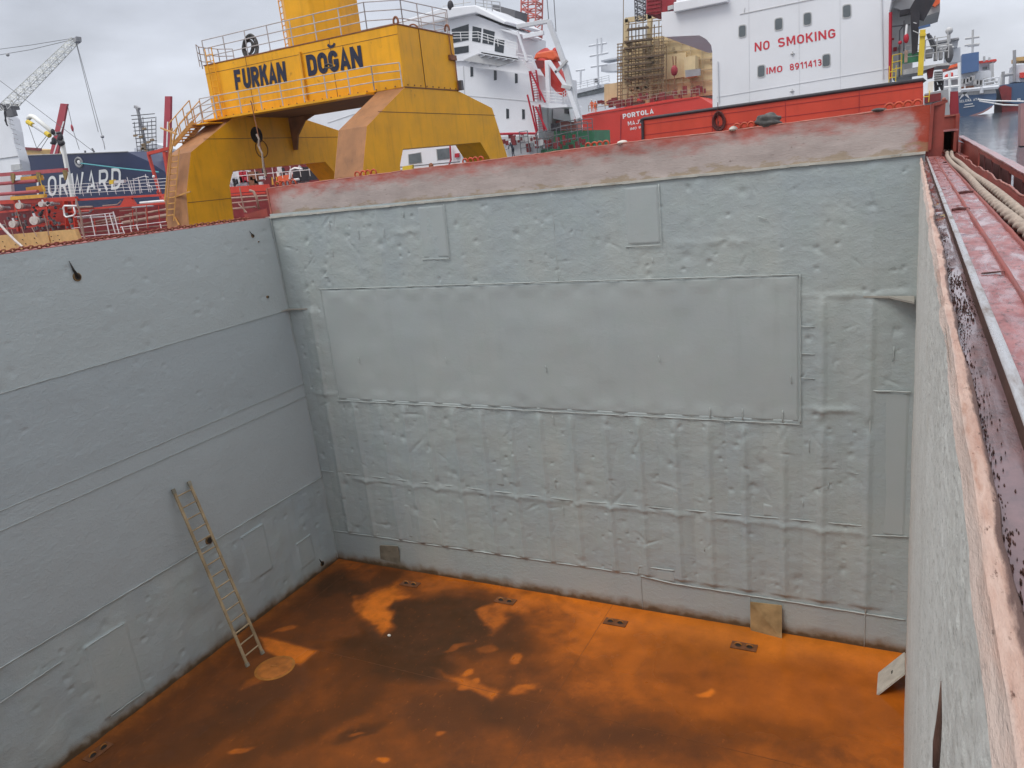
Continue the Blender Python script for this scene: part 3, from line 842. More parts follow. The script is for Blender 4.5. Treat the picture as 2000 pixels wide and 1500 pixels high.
def rp(d0, ya, yb, zr=9.995):
    return [Vector((xd(d0+.010*math.sin(y*1.1+d0*40), y), y, zr)) for y in np.linspace(ya, yb, 24)]
rope("mooring_rope", rp(.372, -17.0, -1.5)+[Vector((xd(.40, 0), 0, 10.0)), Vector((xd(.45, 1.5), 1.5, 10.01)), Vector((xd(.45, 4), 4, 10.0))], .030, "thick twisted beige mooring rope nearer the red ridge bar")
rope("mooring_rope", rp(.442, -17.0, -1.5)+[Vector((xd(.47, 0), 0, 10.0)), Vector((xd(.52, 1.5), 1.5, 10.01)), Vector((xd(.52, 4), 4, 10.0))], .030, "thick twisted beige mooring rope nearer the bulwark")
# bulwark: ragged upstand, stanchions, cap rail
bw_ = thing("bulwark", "rusty red bulwark with open slots and wet pink cap rail above the water", "bulwark", (15.9, -6, 9.9))
ys_ = np.linspace(-17, 1.2, 600)
Yg, Tg = np.meshgrid(ys_, np.linspace(0, 1, 8), indexing='ij')
top = 9.995+.014*fbm(ys_*1.5, ys_*0, 4, 401)+.006*fbm(ys_*7, ys_*0, 2, 402)
grid_mesh("upstand", XE+.0019*(Yg+8)+.545+.025*Tg, Yg, 9.89+(top[:, None]-9.89)*Tg, "primer_red", bw_)
MB().tube([Vector((xd(.574, y), y, float(z_))) for y, z_ in zip(ys_[::4], top[::4])], .009, 6).build("upstand_edge", "coaming_top", bw_, 'all')
XR = 15.93
def zcap(px_, py_): p = atx(px_, py_, XR); return p
c0 = atx(1868, 262, XR); c1 = atx(2000, 337, XR)
sl = (c1.z-c0.z)/(c1.y-c0.y)
def capz(y): return c0.z+(y-c0.y)*sl
yF, yN = min(c0.y, 4.0), -17
mb = MB()
for i in range(30):
    ya = yN+(yF-yN)*i/30; yb = yN+(yF-yN)*(i+1)/30
    mb.bar((XR+.03, ya, capz(ya)-.008+.004*math.sin(i*2.1)), (XR+.03, yb, capz(yb)-.008+.004*math.sin((i+1)*2.1)), .085, .018)
mb.build("cap_rail", "wet_cap", bw_)
mb = MB(); mb.bar((XR+.0, yN, capz(yN)-.045), (XR, yF, capz(yF)-.045), .012, .065); mb.build("cap_web", "primer_red", bw_)
edges_px = [1913, 1915.5, 1924, 1926.5, 1938, 1942, 1954, 1959.5, 1972, 1983, 1999, 2012, 2034, 2050, 2085, 2110, 2170, 2210, 2330, 2400]
ye = []
for e_ in edges_px:
    p = atx(e_, 300+(e_-1913)*.55, XR); ye.append(p.y)
prev = yF
for i in range(0, len(ye), 2):
    a, b = prev, ye[i]
    mb = MB(); mb.box((XR-.01, b, 9.45), (XR+.02, a, capz((a+b)/2)-.07)); mb.build("stanchion" if i else "end_panel", "primer_dark" if i else "primer_red", bw_)
    prev = ye[i+1]
mb = MB(); mb.box((15.74, -17, 9.40), (16.0, yF, 9.46)); mb.build("gunwale", "primer_dark", bw_)
# box with the opening the ropes run into
bx = thing("rope_fairlead", "rusty red box with a dark opening that swallows the two ropes", "fairlead", (15.75, 1.4, 9.97))
yb_ = 1.3
def Bp(x_, y_): return at(x_, y_, yb_)
pA = Bp(1838, 258); pB = Bp(1863, 258); pC = Bp(1863, 296); pD = Bp(1838, 296)
mb = MB(); mb.box((pA.x, yb_, pD.z), (pA.x+.05, yb_+1.2, pA.z)); mb.box((pB.x, yb_, pC.z), (pB.x+.05, yb_+1.2, pB.z)); mb.build("side_plate", "primer_red", bx)
mb = MB(); mb.box((pA.x-.02, yb_-.02, pA.z), (pB.x+.07, yb_+1.2, pA.z+.03)); mb.build("lid", "wet_cap", bx)
mb = MB(); mb.box((pA.x, yb_+1.2, pD.z), (pB.x+.05, yb_+1.22, pA.z)); mb.build("inner_panel", "stain_black", bx)
p0 = at(1839, 229, 2.6); p1 = at(1865, 258, 2.6); p2 = at(1874, 224, 2.6)
mb = MB(); mb.box((p0.x, 2.6, p1.z-.4), (p1.x, 2.9, p0.z)); mb.build("back_box", "primer_red", bx)
mb = MB(); mb.box((p1.x, 2.45, p1.z-.5), (p2.x, 3.0, p2.z+.02)); mb.build("corner_post", "primer_red", bx, bevel=.01)
mb = MB(); mb.box((p0.x-.02, 2.57, p0.z), (p1.x, 2.95, p0.z+.03)); mb.build("box_rim", "coaming_top", bx)
p0 = at(1826, 276, .6); p1 = at(1837, 291, .6)
mb = MB(); mb.box((p0.x, .6, p1.z), (p1.x, .66, p0.z)); o = mb.build("white_tag", "white_scrap", None, bevel=.006); tag(o, "small white block standing between coaming end and rope box", "block")
# deck under the far end and beyond the coaming (own ship's forward deck)
mb = MB(); mb.box((-1.1, .12, 9.7), (15.95, 15.9, 9.94)); tag(mb.build("deck", "primer_red"), kind="structure")
# loose rust and a rag on the wet deck
def flake(name, label, qx, qy, z, L, W, ang, mat="rag_black", cat="rust flake", grp=None):
    c = atz(qx, qy, z); mb = MB(); P = []
    for i in range(11):
        a = 2*math.pi*i/11; q = random.uniform(.6, 1.15)
        u = L*q*math.cos(a); v = W*q*math.sin(a)
        P.append(c+Vector((u*math.cos(ang)-v*math.sin(ang), u*math.sin(ang)+v*math.cos(ang), random.uniform(0, .003))))
    mb.prism(P, (0, 0, .003)); o = mb.build(name, mat); tag(o, label, cat, grp); return o
flake("wet_rag", "thin black rag stretched across the red deck strip right of the rail", 1938, 534, 9.984, .055, .010, .25, cat="rag")
for q in [(1873, 368, .012, .007, "small dark rust flake on the red strip by the cross bar"), (1912, 560, .010, .007, "speck of rust on the deck beside the bright rail")]:
    flake("rust_flake", q[4], q[0], q[1], 9.974 if q[0] != 1912 else 9.985, q[2], q[3], 1.3, "rag_black", "rust flake", "loose rust on the wet deck")
# crumbs of rust scale that nobody could count, thickest along the pale lip
rc = random.Random(3); mb = MB()
def crumb(d_, y, s_):
    x_ = xd(d_, y); n_ = rc.choice((4, 5, 6)); a0 = rc.uniform(0, 6); h_ = rc.uniform(.0015, .004)*(1+s_*60)
    P = [Vector((x_+s_*.45*rc.uniform(.6, 1.2)*math.cos(a0+6.283*i/n_), y+s_*2.2*rc.uniform(.6, 1.2)*math.sin(a0+6.283*i/n_), 9.967)) for i in range(n_)]
    top_ = [p.lerp(Vector((x_, y, 9.967)), .25)+Vector((0, 0, h_)) for p in P]
    mb.add(P+top_, [tuple(range(2*n_-1, n_-1, -1))[::-1]]+[(i, (i+1) % n_, n_+(i+1) % n_, n_+i) for i in range(n_)])
for i in range(900):
    y = -15.5+abs(rc.gauss(0, 3.4)); crumb(.026+abs(rc.gauss(0, .010)), y, rc.uniform(.0012, .0042))
for i in range(140): crumb(rc.uniform(.03, .08), -15.5+abs(rc.gauss(0, 4.0)), rc.uniform(.001, .003))
for (yc, dc_, n_) in ((-12.75, .055, 60), (-13.2, .060, 70), (-11.4, .05, 40), (-13.05, .035, 30)):
    for i in range(n_): crumb(dc_+rc.gauss(0, .011), yc+rc.gauss(0, .10), rc.uniform(.0015, .007))
o = mb.build("rust_crumbs", "rag_black"); tag(o, "scattered dark rust crumbs lying in the wet gutter along the pale lip", "rust crumbs", kind="stuff")
# chain on top of the left wall
mb = MB()
y_ = -8.6; i = 0
while y_ < -.75:
    cx = -.02+.008*math.sin(i*1.7); P = []
    for a in np.linspace(0, 2*math.pi, 10, endpoint=False):
        u = .062*math.cos(a); v = .030*math.sin(a)
        P.append(Vector((cx+(v if i % 2 else v*.35), y_+u, 10.02+(v*.35 if i % 2 else v)+.008*math.sin(i*.9))))
    mb.tube(P, .0125, 5, True); y_ += .088; i += 1
o = mb.build("chain", "chain_rust", None, True); tag(o, "long rusty red chain lying along the top of the left side wall", "chain")

# ================================================================== THINGS IN THE HOLD
lad = thing("ladder", "worn tan aluminium ladder leaning on the left wall of the hold", "ladder", (1.5, -4.7, 0))
fa, fb = Vector((1.56, -4.97, 0.01)), Vector((1.55, -4.47, .01))
def onwall(qx, qy):
    p = atx(qx, qy, .16)
    return Vector((xl(p.y, p.z)+.075, p.y, p.z))
ta, tb = onwall(333, 956), onwall(364, 941)
for a, b in ((fa, ta), (fb, tb)):
    MB().bar(a, b, .035, .07, (0, 1, 0)).build("stile", "ladder_alu", lad, bevel=.004)
    d = (b-a).normalized(); MB().bar(b-d*.09, b+d*.02, .05, .085, (0, 1, 0)).build("stile_cap", "plate_grey", lad)
    MB().bar(a-d*.0, a+d*.09, .05, .085, (0, 1, 0)).build("foot", "plate_grey", lad)
for i in range(15):
    f_ = .055+.905*i/14
    MB().tube([fa.lerp(ta, f_), fb.lerp(tb, f_)], .019, 8).build("rung", "ladder_alu", lad, True)

def leanplate(pts, th, mat, label, slot, name="access_plate", cr=.06):
    """flat plate given by four corner points (tl, tr, br, bl)"""
    tl, tr, br, bl = [Vector(p) for p in pts]
    nrm = (tr-tl).cross(bl-tl).normalized()
    c = (tl+tr+br+bl)/4
    r_ = thing(name, label, "steel plate", (c.x, c.y, 0), "loose access plates round the hold floor")
    P = []
    def corner(p, a, b):
        ua = (a-p).normalized(); ub = (b-p).normalized()
        for t_ in np.linspace(0, 1, 5):
            q0 = p+ua*cr*(1-t_); q1 = p+ub*cr*t_
            P.append(p+ua*cr*(1-t_)**2+ub*cr*t_**2)
    corner(tl, bl, tr); corner(tr, tl, br); corner(br, tr, bl); corner(bl, br, tl)
    MB().prism(P, nrm*th).build("plate", mat, r_)
    sc = slot[0]; p = tl.lerp(tr, .5).lerp(bl.lerp(br, .5), sc)
    u = (tr-tl).normalized(); v = (bl-tl).normalized()
    for s_ in (-.0015, th+.0015):
        MB().prism([p-u*.05-v*.018+nrm*(s_-.001), p+u*.05-v*.018+nrm*(s_-.001), p+u*.05+v*.018+nrm*(s_-.001), p-u*.05+v*.018+nrm*(s_-.001)], nrm*.002).build("slot", "stain_black", r_)
    return r_
leanplate([at(741, 1065, -.08), at(777, 1067, -.08), atz(783, 1111, .0), atz(744, 1104, .0)], .025, "plate_grey", "grey brown plate with rounded corners standing against the bulkhead by the left corner", (.28,))
leanplate([at(1465, 1176, -.09), at(1527, 1183, -.09), atz(1527, 1247, .0), atz(1466, 1231, .0)], .025, "plate_steel", "rust spotted tan square plate leaning on the bulkhead", (.55,), cr=.02)
# third plate leaning on the right wall
A3 = atz(1715, 1314, 0); B3 = atz(1712, 1357, 0); up3 = Vector((.46, .10, .52))
leanplate([A3+up3, B3+up3, B3, A3], .03, "plate_pale", "pale square plate tilted against the foot of the right wall", (.45,), cr=.02)

# lashing sockets in the floor
def socket(qx, qy, ang, label, w=.46):
    c = atz(qx, qy, .006)
    s = thing("lashing_socket", label, "floor socket", (c.x, c.y, 0), "lashing sockets let into the hold floor")
    R_ = Matrix.Rotation(ang, 3, 'Z')
    mb = MB(); P = [R_ @ Vector((a*w/2, b*.13, 0))+c for a, b in ((-1, -1), (1, -1), (1, 1), (-1, 1))]
    mb.prism(P, (0, 0, .016)); mb.build("base_plate", "socket_steel", s)
    for k_ in (-1, 1):
        cc = c+R_ @ Vector((k_*w*.22, 0, .017))
        MB().prism([cc+R_ @ Vector((.075*math.cos(a), .055*math.sin(a), 0)) for a in np.linspace(0, 2*math.pi, 12, endpoint=False)], (0, 0, .003)).build("pocket", "stain_black", s)
        MB().tube([cc+R_ @ Vector((.07*math.cos(a), .0, .012+.05*math.sin(a))) for a in np.linspace(0, math.pi, 8)], .013, 6).build("lashing_bar", "silt_steel", s, True)
for q in [(801, 1141, 0, "rusty twin floor socket nearest the left corner of the bulkhead"), (987, 1174, 0, "rusty twin floor socket second from the left corner along the bulkhead"),
          (1202, 1216, 0, "twin floor socket in bright orange silt, midway along the bulkhead"), (1453, 1263, 0, "submerged twin floor socket left of the tan square plate"),
          (192, 1469, math.pi/2, "twin slotted floor socket at the foot of the left wall")]:
    socket(*q, w=.55)
c = atz(537, 1305, 0)
mh = thing("manhole_cover", "round rusty manhole cover on the orange floor at the ladder's foot", "manhole cover", (c.x, c.y, 0))
MB().lathe(c, (0, 0, 1), [(0, .46), (.010, .46), (.014, .44)], 40).build("rim", "silt_steel", mh, True)
MB().lathe(c, (0, 0, 1), [(0, .40), (.020, .40), (.024, .38)], 40).build("cover", "manhole_steel", mh, True)
mb = MB().tube([c+Vector((.10*math.cos(a), .05*math.sin(a), .028)) for a in np.linspace(.4, 3.4, 9)], .012, 6); mb.build("handle", "silt_steel", mh, True)
c = atz(760, 1241, .03)
lump_o = MB().ball(c, .05, .035, .03, 8, 6).build("paper_scrap", "white_scrap", None, True); tag(lump_o, "small white scrap of paper on the dark wet floor", "scrap")
c = atz(497, 1382, .02)

# ================================================================== HARBOUR
def arc_(cx, cy, rx, ry, a0, a1, n=8):
    return [(cx+rx*math.cos(math.radians(a0+(a1-a0)*i/n)), cy+ry*math.sin(math.radians(a0+(a1-a0)*i/n))) for i in range(n+1)]
def glyph(ch, s):
    """strokes of a letter (centre lines) in a box 1 high; s = stroke width; returns width, list of (points, closed)"""
    h = s/2; T = 1-h; B = h; W = .62+s*.35; L = h; R = W-h; M = .5; c = W/2
    rr_ = min((R-L)/2, .26)
    def bowl(x0, x1, y0, y1, r): return [(x0, y1), (x1-r, y1)]+arc_(x1-r, y1-r, r, r, 90, 0, 5)+arc_(x1-r, y0+r, r, r, 0, -90, 5)+[(x0, y0)]
    ring = arc_(R-rr_, T-rr_, rr_, rr_, 0, 90, 5)+arc_(L+rr_, T-rr_, rr_, rr_, 90, 180, 5)+arc_(L+rr_, B+rr_, rr_, rr_, 180, 270, 5)+arc_(R-rr_, B+rr_, rr_, rr_, 270, 360, 5)
    S = []
    if ch == 'A': S = [([(h*.8, 0), (c, T+h*.2), (W-h*.8, 0)], 0), ([(L+.1, .30), (R-.1, .30)], 0)]
    elif ch == 'D': S = [([(L, T), (L, B)]+[(R-rr_, B)]+arc_(R-rr_, B+rr_, rr_, rr_, -90, 0, 5)+arc_(R-rr_, T-rr_, rr_, rr_, 0, 90, 5), 1)]
    elif ch == 'E': S = [([(R, T), (L, T), (L, B), (R, B)], 0), ([(L, M), (R-.06, M)], 0)]
    elif ch == 'F': S = [([(R, T), (L, T), (L, 0)], 0), ([(L, M), (R-.06, M)], 0)]
    elif ch == 'G': S = [(arc_(R-rr_, T-rr_, rr_, rr_, 10, 90, 5)+arc_(L+rr_, T-rr_, rr_, rr_, 90, 180, 5)+arc_(L+rr_, B+rr_, rr_, rr_, 180, 270, 5)+arc_(R-rr_, B+rr_, rr_, rr_, 270, 360, 5)+[(R, .46), (c, .46)], 0)]
    elif ch == 'I': W = s; S = [([(h, 0), (h, 1)], 0)]
    elif ch == 'J': S = [([(R, 1), (R, B+rr_)]+arc_(R-rr_, B+rr_, rr_, rr_, 0, -90, 5)+arc_(L+rr_, B+rr_, rr_, rr_, 270, 190, 5), 0)]
    elif ch == 'K': S = [([(L, 0), (L, 1)], 0), ([(R+h*.2, 1), (L+h, .45)], 0), ([(L+h*2.2, .62), (R+h*.3, 0)], 0)]
    elif ch == 'L': S = [([(L, 1), (L, B), (R, B)], 0)]
    elif ch == 'M': W += .16; R = W-h; S = [([(L, 0), (L, 1)], 0), ([(R, 0), (R, 1)], 0), ([(L+h*.6, 1-h*.4), (W/2, .22), (R-h*.6, 1-h*.4)], 0)]
    elif ch == 'N': W += .06; R = W-h; S = [([(L, 0), (L, 1)], 0), ([(R, 0), (R, 1)], 0), ([(L, 1-h*.35), (R, h*.35)], 0)]
    elif ch == 'O': S = [(ring, 1)]
    elif ch == 'P': S = [([(L, 0)]+bowl(L, R, M-.04, T, min(rr_, .2)), 0)]; S = [([(L, 0), (L, 1)], 0), (bowl(L, R, M-.06, T, .2), 0)]
    elif ch == 'R': S = [([(L, 0), (L, 1)], 0), (bowl(L, R, M-.04, T, .2), 0), ([(c-.02, M-.04), (R+h*.2, 0)], 0)]
    elif ch == 'S': r = min(.24, (T-B)/4); S = [(arc_(R-r, T-r, r, r, 20, 90, 4)+arc_(L+r, T-r, r, r, 90, 180, 4)+[(L+.03, M+.08), (c, M), (R-.03, M-.08)]+arc_(R-r, B+r, r, r, 0, -90, 4)+arc_(L+r, B+r, r, r, 270, 200, 4), 0)]
    elif ch == 'T': S = [([(0, T), (W, T)], 0), ([(c, 0), (c, T)], 0)]
    elif ch == 'U': S = [([(L, 1), (L, B+rr_)]+arc_(L+rr_, B+rr_, rr_, rr_, 180, 270, 5)+arc_(R-rr_, B+rr_, rr_, rr_, 270, 360, 5)+[(R, 1)], 0)]
    elif ch == 'W': W += .30; R = W-h; S = [([(L, 1), (W*.29, h*.6), (W/2, .85), (W*.71, h*.6), (R, 1)], 0)]
    elif ch == '1': W = .36+s*.5; S = [([(W-h, 0), (W-h, 1)], 0), ([(W-h, .95), (h*.6, .72)], 0)]
    elif ch == '3': r = .22; S = [(arc_(R-r, T-r, r, r, 150, -60, 8)+[(c-.02, M+.02), (R-r, M+.0)]+arc_(R-r, B+r, r, r, 60, -160, 8), 0)]
    elif ch == '4': S = [([(R-.08, 0), (R-.08, 1)], 0), ([(R-.12, .95), (L, .30), (W, .30)], 0)]
    elif ch in '69':
        r = min((R-L)/2, .24); P = arc_(c, B+r+.02, (R-L)/2, r+.02, 0, 360, 14)[:-1]; Q = [(L, B+r+.05), (L+.03, .66), (c, T), (R-.04, T-.06)]
        if ch == '9': P = [(W-x_, 1-y_) for x_, y_ in P]; Q = [(W-x_, 1-y_) for x_, y_ in Q]
        S = [(P, 1), (Q, 0)]
    elif ch == '8': S = [(arc_(c, T-.21, (R-L)/2*.9, .21, 0, 360, 12)[:-1], 1), (arc_(c, B+.23, (R-L)/2, .23, 0, 360, 12)[:-1], 1)]
    if ch == '\u011e': W, S = glyph('G', s); S = S+[(arc_(W/2, 1.34, W*.34, .17, 190, 350, 8), 0, .55)]
    return W, S
def text_mesh(txt, name, mat, LL, LR, UL, parent, sw=.2, th=.03, gap=.16):
    """block letters from mitred strokes: baseline LL -> LR, cap height LL -> UL"""
    gs = []; x = 0
    for ch in txt:
        if ch == ' ': x += .45; continue
        W, S = glyph(ch, sw); gs.append((x, S)); x += W+gap
    tot = x-gap
    LL = Vector(LL); u = (Vector(LR)-LL)/tot; w = (Vector(UL)-LL); nr = u.cross(w).normalized()
    mb = MB(); layer = 0
    for x0, S in gs:
        for st_ in S:
            P, closed = st_[0], st_[1]; sk_ = sw*(st_[2] if len(st_) > 2 else 1)
            n = len(P); A = []; Bq = []
            for i in range(n):
                p = np.array(P[i], float)
                pa = np.array(P[i-1] if (i or closed) else P[i], float); pb = np.array(P[(i+1) % n] if (i < n-1 or closed) else P[i], float)
                d1 = p-pa; d2 = pb-p
                l1 = np.hypot(*d1); l2 = np.hypot(*d2)
                d1 = d1/l1 if l1 > 1e-9 else None; d2 = d2/l2 if l2 > 1e-9 else None
                if d1 is None: d1 = d2
                if d2 is None: d2 = d1
                nn = np.array([-(d1+d2)[1], (d1+d2)[0]]); nn = nn/max(np.hypot(*nn), 1e-6)
                k_ = 1/max(.55, abs(nn @ np.array([-d1[1], d1[0]])))
                A.append(p+nn*sk_/2*k_); Bq.append(p-nn*sk_/2*k_)
            off_ = nr*(th+.003*(layer % 3)); layer += 1
            vs = [LL+u*(q[0]+x0)+w*q[1]+off_ for q in A+Bq]
            fs = [(i, n+i, n+(i+1) % n, (i+1) % n) for i in range(n if closed else n-1)]
            mb.add(vs, fs)
    return mb.build(name, mat, parent)

paint("crane_yellow", (.82, .385, .005), .45, .12, .7, rust=.06, streak=.30, bump=.12, dirt=(.16, .07, .02))
paint("crane_yellow_bright", (.68, .33, .02), .45, .14, .7, rust=.02, streak=.5, bump=.12, dirt=(.26, .10, .03))
paint("crane_shade_brown", (.34, .155, .065), .6, .2, 1.2, streak=.5, bump=.15)
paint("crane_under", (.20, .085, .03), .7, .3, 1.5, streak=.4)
paint("rail_grey", (.50, .47, .46), .5, .2, 3, rust=.1)
paint("rail_yellow", (.60, .30, .08), .5, .2, 3, rust=.3)
paint("rust_metal", (.25, .10, .05), .7, .3, 4)
paint("letter_navy", (.018, .022, .05), .5, .05, 2)
paint("letter_red", (.62, .045, .065), .5, .06, 2)
paint("letter_white", (.82, .82, .82), .5, .04, 2)
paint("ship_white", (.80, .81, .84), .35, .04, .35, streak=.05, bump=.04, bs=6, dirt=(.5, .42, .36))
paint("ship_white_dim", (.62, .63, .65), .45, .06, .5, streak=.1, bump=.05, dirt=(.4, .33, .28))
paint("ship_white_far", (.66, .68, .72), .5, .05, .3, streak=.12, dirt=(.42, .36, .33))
paint("house_red", (.52, .062, .032), .4, .12, .6, streak=.25, bump=.06, bs=8, dirt=(.24, .03, .02))
paint("portola_red", (.66, .055, .04), .4, .06, .3, streak=.10, dirt=(.42, .04, .03))
paint("stair_red", (.45, .02, .04), .5, .1, 3)
paint("boat_orange", (.80, .14, .05), .4, .08, 2)
paint("dark_red", (.30, .025, .035), .5, .15, 1)
paint("maroon", (.20, .025, .028), .55, .2, 1, streak=.2)
paint("beam_red", (.56, .05, .028), .45, .15, 1.5, streak=.2)
paint("cream", (.66, .52, .30), .55, .12, .4, streak=.25, dirt=(.30, .18, .09))
paint("cream_dim", (.46, .36, .22), .6, .2, .5, streak=.4, dirt=(.2, .12, .07))
paint("scaffold", (.27, .19, .11), .7, .2, 2)
paint("scaffold_board", (.14, .095, .06), .8, .3, 2)
paint("navy_hull", (.020, .030, .085), .4, .12, .15, streak=.12, bump=.04, bs=5, dirt=(.05, .06, .10))
paint("selena_blue", (.055, .105, .20), .45, .1, .12, streak=.15, dirt=(.12, .16, .22))
paint("funnel_blue", (.075, .14, .29), .5, .08, .2)
paint("pink_boot", (.36, .20, .20), .6, .2, .3)
paint("grey_dark", (.13, .13, .14), .6, .15, 1, streak=.2)
paint("grey_mid", (.33, .33, .34), .6, .15, 1, streak=.3)
paint("grey_light", (.52, .52, .52), .6, .1, 1, streak=.35, dirt=(.3, .25, .22))
paint("black_steel", (.030, .028, .035), .5, .3, 1, streak=.2)
paint("window_dark", (.025, .032, .04), .12, .2, 1, bump=.0, spec=.6)
paint("window_grey", (.12, .14, .15), .15, .25, 1, bump=.0, spec=.6)
paint("post_yellow", (.72, .52, .04), .5, .1, 1, streak=.2)
paint("green_paint", (.05, .20, .10), .55, .2, 1)
paint("pipe_tan", (.36, .25, .20), .55, .25, 1.5, streak=.3)
paint("flange_pale", (.60, .54, .50), .55, .2, 5, rust=.1)
paint("tray_tan", (.60, .38, .15), .6, .12, 2, streak=.2)
paint("orange_suit", (.85, .16, .04), .7, .1, 5)
paint("dark_cloth", (.02, .025, .04), .8, .2, 5)
paint("skin", (.45, .27, .19), .6)
paint("cable", (.12, .12, .13), .6)
paint("teal_rope", (.12, .42, .45), .8, .1, 3)
paint("lattice_pale", (.80, .80, .76), .55, .1, .5)
paint("lattice_red", (.55, .18, .16), .55, .1, .5)

def slab(pts, Y, depth, name, mat, parent=None, **kw):
    return MB().prism([at(a, b, Y) for a, b in pts], depth if isinstance(depth, Vector) else (0, depth, 0)).build(name, mat, parent, **kw)
def lines(segs, Y, r, name, mat, parent=None, n=5):
    mb = MB()
    for s_ in segs:
        P = [at(q[0], q[1], (q[2] if len(q) > 2 else Y)) for q in s_]
        mb.tube(P, r, n)
    return mb.build(name, mat, parent)

# ---- water, bent up a little: the empty ship lies trimmed by the stern
k = NT("harbour_water")
v = k.scaled((1, .35, 1))
b1 = k.bump(k.noise(1.1, 4, .6, v, .4), .30, .10); b2 = k.bump(k.noise(.22, 3, .5, v), .3, .25, b1)
k.out((.085, .10, .12), .12, 0, b2, .6)
ws = 6.7/160
def wz(y): return 5.0+min(y, 160)*ws
WX = [-400, -1.06, 16.02, 400]; WYs = [-60, -20.1, 16.2, 160, 900]
wv_ = [(x_, y_, wz(y_)) for y_ in WYs for x_ in WX]
wf_ = [(j*4+i, j*4+i+1, j*4+i+5, j*4+i+4) for j in range(4) for i in range(3) if not (j == 1 and i == 1)]
wat = MB().add(wv_, wf_).build("water", "harbour_water")
hp = MB(); hp.box((15.98, -20.15, -1), (16.05, 16.25, 9.40)); hp.box((-1.12, -20.15, -1), (-1.05, 16.25, 9.80)); hp.box((-1.05, 16.2, -1), (15.98, 16.25, 9.7))
o = hp.build("ship_hull", "primer_dark"); tag(o, "rusty dark red outer hull plating of the ship round the open hold", "ship hull")
tag(wat, kind="structure")

# ---- yellow travelling crane
cr_ = thing("gantry_crane", "big yellow gantry crane with dark name lettering standing behind the coaming", "crane", (-13.5, 20, 9.5))
XL0, XL1, XR0, XR1 = -20.1, -18.45, -8.75, -7.10
yF_, yB_ = 18.1, 23.4
zt, zb_ = 17.75, 14.93
mb = MB(); mb.box((-20.0, yF_, zb_), (-7.1, yB_, zt)); mb.build("beam", "crane_yellow", cr_, bevel=.03)
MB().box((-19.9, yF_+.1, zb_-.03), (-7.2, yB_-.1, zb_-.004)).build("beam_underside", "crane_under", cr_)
def sideframe(X0, X1):
    # outline in the (y, z) plane
    O = [(yF_+.02, zb_-.006), (yB_+.05, zb_-.006), (27.1, 14.15), (28.55, 11.2), (29.3, 8.9), (26.9, 8.9), (26.3, 11.2), (25.2, 12.25), (17.25, 12.05), (16.8, 11.3), (16.6, 8.9), (13.45, 8.9), (13.75, 11.0), (14.6, 13.1)]
    mb = MB(); n = len(O)
    vs = [Vector((X1, y, z)) for y, z in O]+[Vector((X0, y, z)) for y, z in O]
    caps = [(0, 8, 13), (13, 8, 12), (12, 8, 9), (12, 9, 11), (9, 10, 11), (0, 1, 8), (1, 7, 8), (1, 2, 7), (2, 3, 7), (3, 6, 7), (3, 4, 6), (4, 5, 6)]
    fs = []
    for c_ in caps:
        fs.append(c_); fs.append(tuple(n+i for i in c_[::-1]))
    for i in range(n): fs.append((i, n+i, n+(i+1) % n, (i+1) % n))
    mb.add(vs, fs)
    bmx = bmesh.new()
    o = mb.build("side_frame", "crane_yellow", cr_)
    bmx.from_mesh(o.data); bmesh.ops.recalc_face_normals(bmx, faces=bmx.faces); bmesh.ops.dissolve_limit(bmx, angle_limit=.02, verts=bmx.verts, edges=bmx.edges); bmx.to_mesh(o.data); bmx.free()
    # front faces overlaid in brown, their shade put into the colour
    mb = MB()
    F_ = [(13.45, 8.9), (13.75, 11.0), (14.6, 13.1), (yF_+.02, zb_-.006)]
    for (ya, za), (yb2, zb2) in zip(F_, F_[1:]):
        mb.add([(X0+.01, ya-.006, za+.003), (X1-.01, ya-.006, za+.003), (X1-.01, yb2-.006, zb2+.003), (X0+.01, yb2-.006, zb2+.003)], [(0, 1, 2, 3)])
    mb.build("front_shade", "crane_shade_brown", o)
    # welded seams across the panel
    mb = MB()
    for z_, ya, yb2 in ((13.75, 15.6, 27.4), (10.6, 13.72, 16.72)):
        mb.bar((X1+.004, ya, z_), (X1+.004, yb2, z_), .012, .03)
    mb.build("panel_seam", "crane_under", o)
    return o
fl = sideframe(XL0, XL1); fr = sideframe(XR0, XR1)
mb = MB(); mb.bar((-7.1, yF_+.0, zb_), (-7.1, yB_, zb_+.05), .05, .06); mb.bar((-7.08, yF_+1.9, zb_), (-7.08, yF_+1.9, zt), .02, .03); mb.build("edge_seam", "crane_under", cr_)
mb = MB(); mb.box((-20.03, yF_-.02, zt-.0), (-7.07, yB_+.02, zt+.05)); mb.build("top_flange", "rust_metal", cr_)
# vertical web flange and clamp on the name side
mb = MB(); a = at(587, 102, yF_); b = at(604, 194, yF_)
mb.box((a.x-.03, yF_-.14, b.z), (a.x+.05, yF_, a.z)); mb.build("web_flange", "crane_yellow_bright", cr_)
# name
def YT(qx, qy): return at(qx, qy, yF_)
text_mesh("FURKAN", "name_lettering", "letter_navy", YT(461, 176), YT(561, 160), YT(456, 137), cr_, .245, .02, .07)
LL, LR, UL = YT(603, 149), YT(710, 131), YT(597, 108)
text_mesh("DO\u011eAN", "name_lettering", "letter_navy", LL, LR, UL, cr_, .245, .02, .07)
# walkway along the name side and its railing
mb = MB(); mb.box((-20.2, 17.35, zb_-.12), (-8.9, yF_-.02, zb_-.02)); mb.build("walkway", "crane_yellow", cr_)
MB().railing([(-20.1, 17.4, zb_), (-8.4, 17.4, zb_), (-7.1, 17.9, zb_)], 1.1, 1.45, 3, .028).build("walkway_railing", "rail_grey", cr_)
